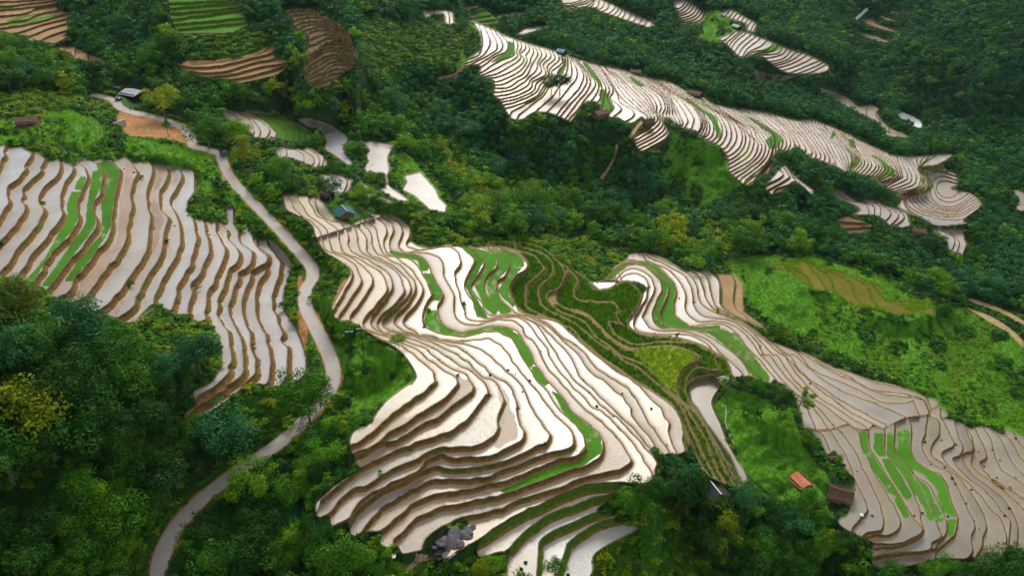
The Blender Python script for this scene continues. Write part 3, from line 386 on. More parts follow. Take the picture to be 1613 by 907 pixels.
for fi, f in enumerate(F_):
    M = fill(catmull(np.vstack([f['mask'], f['mask'][:1]]), 3.) if len(f['mask']) > 12 else f['mask'])
    M &= fid < 0
    bx_ = fill_box(M)
    if bx_ is None: print('empty field', f['name']); continue
    fid[M] = fi
    r0, r1, c0, c1 = bx_; r0, r1, c0, c1 = max(0, r0 - 2), min(NV, r1 + 2), max(0, c0 - 2), min(NU, c1 + 2)
    sl = (slice(r0, r1), slice(c0, c1))
    LN = f['lines']; nl = len(LN)
    Z = np.full((r1 - r0, c1 - c0), float(f['h0']), np.float32); T = np.zeros_like(Z)
    Rm = np.zeros_like(Z); Rt = np.zeros_like(Z); Bm = np.zeros_like(Z); Ft = np.full_like(Z, 99.)
    for li, ln in enumerate(LN):
        txt, dz = ln[0], ln[1]; ext = ln[2] if len(ln) > 2 else f['ext']; clo = ln[3] if len(ln) > 3 else f['close']
        if dz is None: dz = f['dz'] / nl
        pts = catmull(P(txt), 1.2) if isinstance(txt, str) else resample(txt, max(3, int(np.hypot(*np.diff(txt, axis=0).T).sum() / 1.2)))
        # natural wobble of the bank
        n = len(pts); w = np.interp(np.arange(n), np.arange(0, n + 9, 9.), rs.randn(len(np.arange(0, n + 9, 9.)))) * f['wob']
        t = np.gradient(pts, axis=0); L = np.hypot(t[:, 0], t[:, 1]) + 1e-9
        pts = pts + np.c_[-t[:, 1] / L * w, t[:, 0] / L * w]
        full = np.vstack([pts[0] + np.array(ext[0]), pts, pts[-1] + np.array(ext[1])])
        I = fill(np.vstack([full, np.array(clo, float).reshape(-1, 2)]))[sl]
        dm = 1266. * .0 + 26
        D, nxn, nyn = dist_line(np.vstack([resample(full[:2], 40), pts, resample(full[-2:], 40)]), dm)
        D, nxn, nyn = D[sl], nxn[sl], nyn[sl]
        # orientation of the normal: towards the downhill side
        m_ = len(pts) // 2; nn = np.gradient(pts, axis=0)[m_]; nn = np.array([-nn[1], nn[0]]) / (np.hypot(*nn) + 1e-9)
        sg = 0
        for mm in (len(pts) // 4, m_, 3 * len(pts) // 4):
            g_ = np.gradient(pts, axis=0)[mm]; g_ = np.array([-g_[1], g_[0]]) / (np.hypot(*g_) + 1e-9)
            q = pts[mm] + g_ * 2.5; ci, ri = int((q[0] - U0) / GS) - c0, int((q[1] - V0) / GS) - r0
            if 0 <= ri < I.shape[0] and 0 <= ci < I.shape[1]: sg += 1 if I[ri, ci] else -1
        sg = 1 if sg >= 0 else -1
        nyd = nyn * sg
        dist = (CAMH - Z) / (-DZ[sl] / DN[sl]); Fp = FPX / dist
        st = -DZ[sl] / DN[sl]; ct = np.sqrt(1 - st ** 2)
        wpx = dz * Fp * (nyd * ct + f['s'] * np.sqrt(nxn ** 2 + (nyd * st) ** 2))
        wpx = np.maximum(wpx, f.get('wmin', 1.5))
        tt = np.where(I, np.clip(D / wpx, 0, 1), 0)
        Z -= dz * tt; T += I
        inr = I & (D < wpx + .3)
        k = np.clip((wpx + .3 - D) / .8, 0, 1) * inr
        m = k > Rm; Rm = np.maximum(Rm, k); Rt[m] = tt[m]
        Bw = np.maximum((.55 if f['kind'] == 'corn' else .30) * Fp, .9); bb = np.exp(-(D / Bw) ** 2) * np.where(I, .8, 1)
        Bm = np.maximum(Bm, bb * np.clip((Fp - 1.6) / 2., .35, 1))
        Ft = np.minimum(Ft, np.where(I, D - wpx, 99.))
    zz = Z + .18 * Bm * (1 if f['kind'] != 'tea' else 2)
    Ms = M[sl]
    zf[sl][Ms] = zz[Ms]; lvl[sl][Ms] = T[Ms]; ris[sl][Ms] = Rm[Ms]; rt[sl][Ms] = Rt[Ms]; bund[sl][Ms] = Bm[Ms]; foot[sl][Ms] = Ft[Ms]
    ys, xs = np.where(Ms)
    nsm = int(min(60, max(4, len(ys) / 500.)))
    for q in rs.choice(len(ys), min(nsm, len(ys)), replace=False):
        SAMP.append((uu[c0 + xs[q]], vv[r0 + ys[q]], float(Z[ys[q], xs[q]])))
# base relief by radial interpolation of the spot heights
CP = np.array(BASE + SAMP, float)
_, keep = np.unique(np.round(CP[:, :2] / 3), axis=0, return_index=True); CP = CP[keep]
def rbf_eval(q, W, c, lin):
    out = np.empty(len(q))
    for i in range(0, len(q), 4000):
        d = np.hypot(q[i:i + 4000, None, 0] - c[None, :, 0], q[i:i + 4000, None, 1] - c[None, :, 1])
        out[i:i + 4000] = d @ W + lin[0] + lin[1] * q[i:i + 4000, 0] + lin[2] * q[i:i + 4000, 1]
    return out
nC = len(CP); Dm = np.hypot(CP[:, None, 0] - CP[None, :, 0], CP[:, None, 1] - CP[None, :, 1]) - 3. * np.eye(nC)
Pm = np.c_[np.ones(nC), CP[:, :2]]
Am = np.block([[Dm, Pm], [Pm.T, np.zeros((3, 3))]])
sol = np.linalg.solve(Am, np.r_[CP[:, 2], 0, 0, 0])
cu = np.arange(U0, U1 + 12, 10.); cv = np.arange(V0, V1 + 12, 10.)
CU, CV = np.meshgrid(cu, cv)
zc = rbf_eval(np.c_[CU.ravel(), CV.ravel()], sol[:nC], CP, sol[nC:]).reshape(CU.shape)
fx, fy = (uu - U0) / 10., (vv - V0) / 10.
ix, iy = fx.astype(int), fy.astype(int); tx, ty = (fx - ix)[None], (fy - iy)[:, None]
zb = (zc[iy][:, ix] * (1 - tx) + zc[iy][:, ix + 1] * tx) * (1 - ty) + (zc[iy + 1][:, ix] * (1 - tx) + zc[iy + 1][:, ix + 1] * tx) * ty
zb = blur(zb, 8)
inF = fid >= 0
cor = np.where(inF, zf - zb, 0.); wgt = inF.astype(float)
acc = np.zeros_like(zb); ws = np.zeros_like(zb)
for r, a in ((3, 1.), (9, .15), (22, .02)):
    acc += a * blur(cor, r); ws += a * blur(wgt, r)
fade = np.clip(blur(wgt, 14) * 3.0, 0, 1)
zo = zb + acc / (ws + 1e-6) * fade
rough = vnoise(34, 3) * 1.0 + vnoise(12, 4, 2) * .35
near = blur(wgt, 3)
zo = zo + rough * np.clip(1 - near * 3, 0, 1)
Zt = np.where(inF, zf, zo)
zo_nat = zo
# road: bench cut into the hillside
RC = catmull(ROAD, 1.2)
def zsample(A_, u, v):
    x = np.clip((np.asarray(u) - U0) / GS, 0, NU - 1.001); y = np.clip((np.asarray(v) - V0) / GS, 0, NV - 1.001)
    i, j = x.astype(int), y.astype(int); tx, ty = x - i, y - j
    return (A_[j, i] * (1 - tx) + A_[j, i + 1] * tx) * (1 - ty) + (A_[j + 1, i] * (1 - tx) + A_[j + 1, i + 1] * tx) * ty
def world(u, v, z):
    xc = (np.asarray(u, float) - CX) / FPX; yc = (CY - np.asarray(v, float)) / FPX
    dx, dy, dz = xc, cP + yc * sP, -sP + yc * cP
    t = (np.asarray(z, float) - CAMH) / dz
    return dx * t, dy * t, np.asarray(z, float) + 0 * dx
def project(x, y, z):
    zz = y * cP - (z - CAMH) * sP
    return CX + FPX * x / zz, CY - FPX * (y * sP + (z - CAMH) * cP) / zz
rz = zsample(zb, RC[:, 0], RC[:, 1])
k_ = np.ones(81) / 81; rz = np.convolve(np.pad(rz, 40, mode='edge'), k_, 'valid')
rx, ry, _ = world(RC[:, 0], RC[:, 1], rz)
# world-space distance to the road centre line, for grid cells near it
D, _, _ = dist_line(RC, 60)
nearR = (D < 58) & ~inF
PX, PY, _ = world(UU, VV, zo)
jj, ii = np.where(nearR)
best = np.full(len(jj), 1e9); bi = np.zeros(len(jj), int)
for s0 in range(0, len(jj), 20000):
    a = slice(s0, s0 + 20000)
    # nearest centre-line sample in the image plane, then true metric distance on the road's own level
    du = UU[jj[a], ii[a]][:, None] - RC[None, ::3, 0]; dv = VV[jj[a], ii[a]][:, None] - RC[None, ::3, 1]
    X_, Y_, _ = world(UU[jj[a], ii[a]][:, None], VV[jj[a], ii[a]][:, None], rz[None, ::3])
    d = np.hypot(X_ - rx[None, ::3], Y_ - ry[None, ::3]) + 0 * du
    b = d.argmin(1); best[a] = d[np.arange(len(b)), b]; bi[a] = b * 3
roadd = np.full((NV, NU), 99., np.float32); roadd[jj, ii] = best
roadz = np.zeros((NV, NU), np.float32); roadz[jj, ii] = rz[bi]
hw = ROADW / 2
tb = np.clip((roadd - hw - .8) / 5., 0, 1); tb = tb * tb * (3 - 2 * tb)
Zt = np.where(nearR, roadz * (1 - tb) + Zt * tb, Zt)
# cover codes: 0 forest 1 scrub 2 grass 3 soil 4 rock 5 river 6 path 7 road
CODE = dict(forest=0, scrub=1, grass=2, soil=3, rock=4, river=5, path=6)
cover = np.zeros((NV, NU), np.int8)
wu = vnoise(26, 11) * 7; 
def fillw(poly):   # polygon with a slightly ragged edge
    m = fill(poly); return blur(m.astype(float), 2) + vnoise_r * .35 > .5
vnoise_r = vnoise(9, 12, 2)
for kd, poly in COVER:
    pl = P(poly)
    m = fillw(pl) if kd in ('scrub', 'grass', 'soil') else fill(catmull(np.vstack([pl, pl[:1]]), 2.) if len(pl) > 5 else pl)
    cover[m & ~inF] = CODE[kd]
cover[(roadd < hw) & ~inF] = 7
cover[(roadd >= hw) & (roadd < hw + .35 + .9 * np.clip(vnoise(14, 51, 2) + .1, 0, 1)) & (cover < 3) & ~inF] = 3
cover[(roadd >= hw + .35) & (roadd < hw + 3) & (cover == 0) & ~inF] = 1
Zt = np.where(cover == 5, Zt - .6, Zt)
# surface kinds in the fields
KIND = dict(water=0, seed=1, soil=2, mud=3, corn=4, dry=5, grass=6, tea=7, olive=8, yellow=9, path=10, ochre=11)
kind = np.zeros((NV, NU), np.int8)
for fi, f in enumerate(F_): kind[fid == fi] = KIND[f['kind']]
for kd, poly in PATCH:
    m = (fill(P(poly)) if kd == 'path' else (blur(fill(P(poly)).astype(float), 3, 2) + vnoise_r * .35 > .5) & (blur(fill(P(poly)).astype(float), 4, 1) > .15) if kd in ('mud', 'soil', 'ochre') else blur(fill(P(poly)).astype(float), 1) + vnoise_r * .25 > .45) & inF
    kind[m] = KIND[kd]

# bunds along the outer edge of every field and where two fields meet
ed = np.zeros((NV, NU), bool)
for dy, dx in ((0, 1), (1, 0)):
    a = fid[:NV - dy, :NU - dx]; c = fid[dy:, dx:]; m = a != c
    ed[:NV - dy, :NU - dx] |= m; ed[dy:, dx:] |= m
eb = np.clip(blur(ed.astype(float), 1, 1) * 2.6, 0, 1) * inF
bund = np.maximum(bund, eb * (1 - ris)); Zt = Zt + .16 * eb * (1 - ris)
# folds and gullies of the open grassy slopes
gm_ = blur(((cover == 2) & ~inF).astype(float), 6)
Zt = np.where(inF, Zt, Zt + gm_ * (vnoise(46, 71, 3) * 6. + vnoise(11, 72, 2) * .9) * np.clip(1 - 4 * blur((inF | (cover == 7)).astype(float), 4), 0, 1))
# keep the ground free of overhangs
Y = world(UU, VV, Zt)[1]; dep_ = Y * cP - (Zt - CAMH) * sP
steep = np.where(blur(inF.astype(float), 2) > .02, .012, np.where(roadd < 6, .1, .62) * np.clip(dep_, 150, 900) * GS / FPX)
row = np.cumsum(steep, axis=0); Zold = Zt
Yf = np.minimum.accumulate(Y + row, axis=0) - row
Zt = np.where(Yf < Y - 1e-4, CAMH + Yf * DZ / DY, Zt)

for fi, f in enumerate(F_):
    m = fid == fi; d_ = (Zt - Zold)[m]
    if m.any() and np.abs(d_).max() > 1.5: print('lifted', f['name'], round(float(d_.mean()), 2), round(float(np.percentile(d_, 95)), 2), round(float(d_.max()), 2))
# ------------------------------------------------------------------ helpers
random.seed(7)
SC = bpy.context.scene; COL = SC.collection
def tag(o, label=None, cat=None, group=None, kind=None):
    for k, v in (('label', label), ('category', cat), ('group', group), ('kind', kind)):
        if v: o[k] = v
    return o
def empty(name, loc, rz=0.):
    o = bpy.data.objects.new(name, None); COL.objects.link(o); o.location = loc; o.rotation_euler = (0, 0, rz)
    o.empty_display_size = .5; return o
def meshobj(name, me, parent=None, link=True):
    o = bpy.data.objects.new(name, me)
    if link: COL.objects.link(o)
    if parent: o.parent = parent
    return o
def np_mesh(name, V, Fq, mats=(), smooth=True, mi=None):
    """mesh from arrays; faces are all quads or all triangles"""
    me = bpy.data.meshes.new(name); V = np.asarray(V, np.float32); Fq = np.asarray(Fq, np.int32)
    n, k = Fq.shape
    me.vertices.add(len(V)); me.vertices.foreach_set('co', V.ravel())
    me.loops.add(n * k); me.loops.foreach_set('vertex_index', Fq.ravel())
    me.polygons.add(n); me.polygons.foreach_set('loop_start', np.arange(0, n * k, k, dtype=np.int32))
    me.polygons.foreach_set('loop_total', np.full(n, k, np.int32))
    me.polygons.foreach_set('use_smooth', np.full(n, smooth, bool))
    for m in mats: me.materials.append(m)
    if mi is not None: me.polygons.foreach_set('material_index', np.asarray(mi, np.int32))
    me.update(calc_edges=True); return me
def nodes(name):
    m = bpy.data.materials.new(name); m.use_nodes = True; nt = m.node_tree; nt.nodes.clear()
    out = nt.nodes.new('ShaderNodeOutputMaterial')
    def N(t, ins=None, **p):
        n = nt.nodes.new('ShaderNode' + t)
        for k, v in p.items(): setattr(n, k, v)
        for k, v in (ins or {}).items():
            if isinstance(v, bpy.types.NodeSocket): nt.links.new(v, n.inputs[k])
            else: n.inputs[k].default_value = v
        return n
    return m, nt, out, N
def c4(c): return (c[0], c[1], c[2], 1.)
def mixc(N, f, a, b, bt='MIX'):
    n = N('Mix', data_type='RGBA', blend_type=bt)
    for s, v in ((n.inputs[0], f), (n.inputs[6], a), (n.inputs[7], b)):
        if isinstance(v, bpy.types.NodeSocket): n.id_data.links.new(v, s)
        else: s.default_value = c4(v) if isinstance(v, (tuple, list)) else v
    return n.outputs[2]
def rng(N, v, a, b, c=0., d=1.):
    return N('MapRange', {0: v, 1: a, 2: b, 3: c, 4: d}).outputs[0]
def mth(N, op, a, b=0.):
    return N('Math', {0: a, 1: b}, operation=op).outputs[0]
def simple(name, col, rough=.8, var=.25, scale=3., metal=0., bump=.0, spec=.3):
    m, nt, out, N = nodes(name); tc = N('TexCoord').outputs['Object']
    nz = N('TexNoise', {'Vector': tc, 'Scale': scale, 'Detail': 5.}).outputs[0]
    dk = tuple(c * (1 - var) for c in col); lt = tuple(min(1, c * (1 + var)) for c in col)
    cc = mixc(N, rng(N, nz, .3, .7), dk, lt)
    b = N('BsdfPrincipled', {'Base Color': cc, 'Roughness': rough, 'Metallic': metal, 'Specular IOR Level': spec})
    if bump:
        bp = N('Bump', {'Height': nz, 'Strength': bump, 'Distance': .1}); nt.links.new(bp.outputs[0], b.inputs['Normal'])
    nt.links.new(b.outputs[0], out.inputs[0]); return m
def stripes(name, c1, c2, scale, axis='X', rough=.8, spec=.3, dist=1.):
    m, nt, out, N = nodes(name); tc = N('TexCoord').outputs['Object']
    w = N('TexWave', {'Vector': tc, 'Scale': scale, 'Distortion': dist, 'Detail': 3.}, bands_direction=axis).outputs[0]
    nz = N('TexNoise', {'Vector': tc, 'Scale': 1.6, 'Detail': 6.}).outputs[0]
    cc = mixc(N, w, c1, c2); cc = mixc(N, rng(N, nz, .35, .7, 0., .55), cc, tuple(c * .45 for c in c1))
    bp = N('Bump', {'Height': w, 'Strength': .5, 'Distance': .05})
    b = N('BsdfPrincipled', {'Base Color': cc, 'Roughness': rough, 'Specular IOR Level': spec, 'Normal': bp.outputs[0]})
    nt.links.new(b.outputs[0], out.inputs[0]); return m
# ------------------------------------------------------------------ ground materials
def terrace_material():
    m, nt, out, N = nodes('terrace_mud_and_water')
    sa = N('Attribute', attribute_name='surf'); ma = N('Attribute', attribute_name='mask')
    sep = N('SeparateColor', {0: ma.outputs['Color']}); riser, rtt, bd = sep.outputs[0], sep.outputs[1], sep.outputs[2]
    rkind = ma.outputs['Alpha']; wetv = sa.outputs['Alpha']
    pos = N('NewGeometry').outputs['Position']
    n1 = N('TexNoise', {'Vector': pos, 'Scale': .35, 'Detail': 6., 'Roughness': .65}).outputs[0]
    n2 = N('TexNoise', {'Vector': pos, 'Scale': 2.2, 'Detail': 4., 'Roughness': .7}).outputs[0]
    n3 = N('TexNoise', {'Vector': pos, 'Scale': .07, 'Detail': 3.}).outputs[0]
    # surface: mottled mud below shallow water
    s1 = mixc(N, rng(N, n1, .32, .7, .0, 1.), sa.outputs['Color'], mixc(N, .5, sa.outputs['Color'], (1.15, 1.12, 1.1), 'MULTIPLY'))
    n4 = N('TexNoise', {'Vector': pos, 'Scale': 1.1, 'Detail': 3., 'Roughness': .8}).outputs[0]
    rough_mud = rng(N, wetv, .95, .45, .25, 1.)
    s1 = mixc(N, mth(N, 'MULTIPLY', rng(N, n4, .56, .66), mth(N, 'MULTIPLY', rough_mud, .6)), s1, mixc(N, 1., s1, (.62, .52, .44), 'MULTIPLY'))
    s1 = mixc(N, mth(N, 'MULTIPLY', rng(N, n2, .58, .68), mth(N, 'MULTIPLY', rough_mud, .8)), s1, mixc(N, 1., s1, (.52, .44, .38), 'MULTIPLY'))
    s1 = mixc(N, rng(N, n3, .42, .6, 0., .75), s1, mixc(N, 1., s1, (.80, .76, .68), 'MULTIPLY'))
    # risers: dark trodden clay at the top, orange cut earth towards the foot, weeds
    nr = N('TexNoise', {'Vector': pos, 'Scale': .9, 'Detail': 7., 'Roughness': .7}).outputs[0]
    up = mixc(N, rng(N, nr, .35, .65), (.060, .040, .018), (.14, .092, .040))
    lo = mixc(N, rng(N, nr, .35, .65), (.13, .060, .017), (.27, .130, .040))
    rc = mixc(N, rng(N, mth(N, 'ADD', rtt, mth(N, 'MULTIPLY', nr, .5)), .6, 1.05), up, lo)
    gn = N('TexNoise', {'Vector': pos, 'Scale': .22, 'Detail': 5., 'Roughness': .7}).outputs[0]
    gcol = mixc(N, rng(N, n2, .3, .7), (.020, .060, .006), (.07, .17, .010))
    gf = mth(N, 'ADD', rng(N, gn, .56, .66, 0., .85), mth(N, 'MULTIPLY', mth(N, 'MAXIMUM', rkind, 0.), rng(N, mth(N, 'ADD', rtt, mth(N, 'MULTIPLY', nr, .4)), .75, 1.05, .9, .0)))
    rc = mixc(N, N('Clamp', {0: gf}).outputs[0], rc, gcol)
    bc = mixc(N, rng(N, nr, .35, .7), (.12, .078, .040), (.27, .185, .10))
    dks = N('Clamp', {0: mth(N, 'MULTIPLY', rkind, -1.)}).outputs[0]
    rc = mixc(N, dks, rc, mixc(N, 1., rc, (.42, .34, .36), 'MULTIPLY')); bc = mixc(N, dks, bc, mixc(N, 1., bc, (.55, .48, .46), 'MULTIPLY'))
    edge = rng(N, mth(N, 'ADD', riser, mth(N, 'MULTIPLY', mth(N, 'SUBTRACT', n2, .5), .5)), .35, .6)
    col = mixc(N, edge, s1, rc)
    bf = rng(N, mth(N, 'ADD', bd, mth(N, 'MULTIPLY', mth(N, 'SUBTRACT', nr, .5), .35)), .5, .85)
    col = mixc(N, mth(N, 'MULTIPLY', bf, .8), col, bc)
    dry = mth(N, 'MAXIMUM', edge, bf)
    wet = mth(N, 'MULTIPLY', wetv, mth(N, 'SUBTRACT', 1., dry))
    lump = mth(N, 'MULTIPLY', rng(N, n2, .58, .70), .75)
    wet = mth(N, 'MULTIPLY', wet, mth(N, 'SUBTRACT', 1., lump))
    rough = rng(N, wet, 0., 1., .92, .20)
    hb = mth(N, 'MULTIPLY', n2, mth(N, 'SUBTRACT', 1.03, wet))
    bp = N('Bump', {'Height': hb, 'Strength': .9, 'Distance': .25})
    cb = N('CombineXYZ', {0: 0., 1: 0., 2: 1.}).outputs[0]; lv = N('Mix', data_type='VECTOR'); nt.links.new(mth(N, 'MULTIPLY', wetv, mth(N, 'SUBTRACT', 1., dry)), lv.inputs[0]); nt.links.new(bp.outputs[0], lv.inputs[4]); nt.links.new(cb, lv.inputs[5])
    lvn = N('VectorMath', {0: lv.outputs[1]}, operation='NORMALIZE')
    b = N('BsdfPrincipled', {'Base Color': col, 'Roughness': rough, 'Specular IOR Level': rng(N, wet, 0., 1., .12, .62), 'IOR': 1.36, 'Normal': lvn.outputs[0]})
    nt.links.new(b.outputs[0], out.inputs[0]); return m
def ground_material():
    m, nt, out, N = nodes('hill_ground')
    sa = N('Attribute', attribute_name='surf'); pos = N('NewGeometry').outputs['Position']
    n1 = N('TexNoise', {'Vector': pos, 'Scale': .5, 'Detail': 8., 'Roughness': .75}).outputs[0]
    n2 = N('TexNoise', {'Vector': pos, 'Scale': .06, 'Detail': 4.}).outputs[0]
    c = mixc(N, rng(N, n1, .32, .7), mixc(N, 1., sa.outputs['Color'], (.45, .5, .45), 'MULTIPLY'), mixc(N, 1., sa.outputs['Color'], (1.35, 1.3, 1.15), 'MULTIPLY'))
    c = mixc(N, rng(N, n2, .4, .65, 0., .5), c, mixc(N, 1., c, (1.3, 1.15, .8), 'MULTIPLY'))
    bp = N('Bump', {'Height': n1, 'Strength': 1., 'Distance': .6})
    b = N('BsdfPrincipled', {'Base Color': c, 'Roughness': .93, 'Specular IOR Level': .15, 'Normal': bp.outputs[0]})
    nt.links.new(b.outputs[0], out.inputs[0]); return m
def road_material():
    m, nt, out, N = nodes('worn_concrete')
    pos = N('NewGeometry').outputs['Position']; sa = N('Attribute', attribute_name='surf')
    n1 = N('TexNoise', {'Vector': pos, 'Scale': .25, 'Detail': 8., 'Roughness': .7}).outputs[0]
    n2 = N('TexNoise', {'Vector': pos, 'Scale': 3., 'Detail': 6.}).outputs[0]
    c = mixc(N, rng(N, n1, .42, .68, 0., .8), sa.outputs['Color'], (.36, .27, .19))
    c = mixc(N, rng(N, n2, .3, .75, 0., .4), c, mixc(N, 1., c, (.6, .6, .6), 'MULTIPLY'))
    # joints across the slabs
    b = N('BsdfPrincipled', {'Base Color': c, 'Roughness': .75, 'Specular IOR Level': .3, 'Normal': N('Bump', {'Height': n2, 'Strength': .3, 'Distance': .05}).outputs[0]})
    nt.links.new(b.outputs[0], out.inputs[0]); return m
M_TER, M_GRD, M_ROAD = terrace_material(), ground_material(), road_material()
M_STREAM = simple('white_water', (.72, .76, .78), .35, .3, 1.2, bump=.6)
# ------------------------------------------------------------------ surface attributes
surf = np.zeros((NV, NU, 4), np.float32); mask = np.zeros((NV, NU, 4), np.float32)
CC = {0: (.020, .050, .010), 1: (.035, .105, .010), 2: (.065, .195, .010), 3: (.33, .165, .075), 4: (.05, .05, .055), 5: (.7, .75, .78), 6: (.34, .24, .14), 7: (.36, .345, .33)}
for k, c in CC.items(): surf[(cover == k) & ~inF] = (*c, 0)
KC = {1: ((.055, .175, .012), .0), 2: ((.27, .20, .155), .35), 3: ((.335, .27, .20), .6), 4: ((.10, .115, .030), 0), 5: ((.30, .20, .105), 0), 6: ((.050, .150, .012), 0), 7: ((.12, .085, .045), 0), 8: ((.135, .125, .014), .0), 9: ((.22, .27, .012), 0), 10: ((.30, .20, .105), 0), 11: ((.25, .17, .065), .8)}
TK = .47
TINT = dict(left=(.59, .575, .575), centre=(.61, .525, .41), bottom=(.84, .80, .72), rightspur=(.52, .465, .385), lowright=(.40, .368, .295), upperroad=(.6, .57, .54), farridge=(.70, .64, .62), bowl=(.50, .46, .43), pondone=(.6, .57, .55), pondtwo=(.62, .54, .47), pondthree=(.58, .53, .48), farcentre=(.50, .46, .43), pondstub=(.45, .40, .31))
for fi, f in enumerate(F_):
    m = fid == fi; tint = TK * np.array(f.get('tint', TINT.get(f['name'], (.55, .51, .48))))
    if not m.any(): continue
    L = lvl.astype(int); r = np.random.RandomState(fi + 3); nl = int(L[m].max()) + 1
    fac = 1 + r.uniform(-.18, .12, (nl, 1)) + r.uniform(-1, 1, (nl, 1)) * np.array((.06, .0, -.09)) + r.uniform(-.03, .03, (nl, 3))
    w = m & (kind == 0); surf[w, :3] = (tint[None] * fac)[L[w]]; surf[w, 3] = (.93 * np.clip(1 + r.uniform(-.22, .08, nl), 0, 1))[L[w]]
    for k, (c, wt) in KC.items():
        w = m & (kind == k)
        if w.any(): surf[w, :3] = np.array(c)[None] * (1 + r.uniform(-.15, .15, (nl, 1)))[L[w]]; surf[w, 3] = wt
    if f.get('riser') == 'green' or f['kind'] in ('grass', 'olive', 'corn'): mask[m, 3] = 1. if f['kind'] != 'corn' else .45
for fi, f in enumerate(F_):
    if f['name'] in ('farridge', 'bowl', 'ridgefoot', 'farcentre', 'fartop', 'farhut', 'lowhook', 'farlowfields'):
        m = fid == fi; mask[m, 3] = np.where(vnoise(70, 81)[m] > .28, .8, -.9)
g1 = vnoise(40, 21); g2 = vnoise(8, 22, 2)
# thin seedlings let the water through; settled silt makes paler and warmer patches
se = (kind == 1) & inF; thin = np.clip(g2 * 1. + g1 - .5, 0, .4) * se
surf[..., :3] = surf[..., :3] * (1 - thin[..., None]) + np.array((.30, .33, .22)) * thin[..., None]; surf[..., 3] += thin * .4
wa = (kind == 0) & inF; warm = np.clip(g1 * 1.2 - .1, 0, .5) * wa
surf[..., :3] *= 1 - warm[..., None] * np.array((.08, .2, .38))
# shallow silty fringe at the foot of the bank above
fr = np.exp(-np.clip(foot, 0, 99) / 2.2) * wa
surf[..., :3] = surf[..., :3] * (1 - .55 * fr[..., None]) + np.array((.38, .28, .15)) * .55 * fr[..., None]; surf[..., 3] *= 1 - .6 * fr
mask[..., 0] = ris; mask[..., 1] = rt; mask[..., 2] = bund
PX, PY, _ = world(UU, VV, Zt); VERT = np.stack([PX, PY, Zt], -1).reshape(-1, 3).astype(np.float32)
surf = np.clip(surf, 0, 1)
lab = np.where(inF, fid.astype(int), -1)
lab = np.where((~inF) & (cover == 7), -7, lab); lab = np.where((~inF) & (cover == 6), -6, lab); lab = np.where((~inF) & (cover == 5), -5, lab)
lab[~inF & (lab == -1)] = -1
idx = np.arange(NV * NU).reshape(NV, NU)
quads = np.stack([idx[1:, :-1], idx[1:, 1:], idx[:-1, 1:], idx[:-1, :-1]], -1).reshape(-1, 4)
ql = np.stack([lab[1:, :-1], lab[1:, 1:], lab[:-1, 1:], lab[:-1, :-1]], -1).reshape(-1, 4)
ql = ql.max(1)          # a face belongs to a field when any corner does
S2, M2 = surf.reshape(-1, 4), mask.reshape(-1, 4)
def piece(name, sel, mat):
    q = quads[sel]; u_, inv = np.unique(q, return_inverse=True)
    me = np_mesh(name, VERT[u_], inv.reshape(-1, 4), [mat])
    for nm, A_ in (('surf', S2), ('mask', M2)):
        at = me.color_attributes.new(nm, 'FLOAT_COLOR', 'POINT'); at.data.foreach_set('color', A_[u_].ravel())
    o = meshobj(name, me); o['kind'] = 'structure'; return o
for fi, f in enumerate(F_):
    s = ql == fi
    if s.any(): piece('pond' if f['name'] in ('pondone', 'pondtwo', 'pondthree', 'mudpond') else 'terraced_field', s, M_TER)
q7 = (ql == -7) | ((ql == -1) & (np.stack([lab[1:, :-1], lab[1:, 1:], lab[:-1, 1:], lab[:-1, :-1]], -1).reshape(-1, 4).min(1) == -7))
piece('road', q7, M_ROAD)
q6 = (ql == -6); piece('path', q6, M_GRD)
q5 = (ql == -5); piece('stream', q5, M_STREAM)
piece('hillside', (ql < 0) & ~q7 & ~q6 & ~q5, M_GRD)
# land beyond the surveyed valley, out to the horizon
def far_land():
    R_ = [0, 400, 900, 1600, 3000, 5500]; V = []; Fq = []
    n = 48
    for i, r in enumerate(R_):
        for a in range(n):
            t = 2 * math.pi * a / n; h = [-170, -170, -150, -20, 120, 60][i] + (40 * math.sin(3 * t + i) + 30 * math.sin(7 * t) if i > 1 else 0)
            V.append((r * math.cos(t), 380 + r * math.sin(t), h))
    for i in range(len(R_) - 1):
        for a in range(n): Fq.append((i * n + a, (i + 1) * n + a, (i + 1) * n + (a + 1) % n, i * n + (a + 1) % n))
    me = np_mesh('far_hills', V, Fq, [simple('far_forest', (.025, .06, .02), .95, .4, .02)]); o = meshobj('far_hills', me); o['kind'] = 'structure'
far_land()
def at(u, v):
    z = float(zsample(Zt, u, v)); x, y, z = world(u, v, z); return (float(x), float(y), float(z))
def fpx(u, v):
    x, y, z = at(u, v); return FPX / (y * cP - (z - CAMH) * sP)
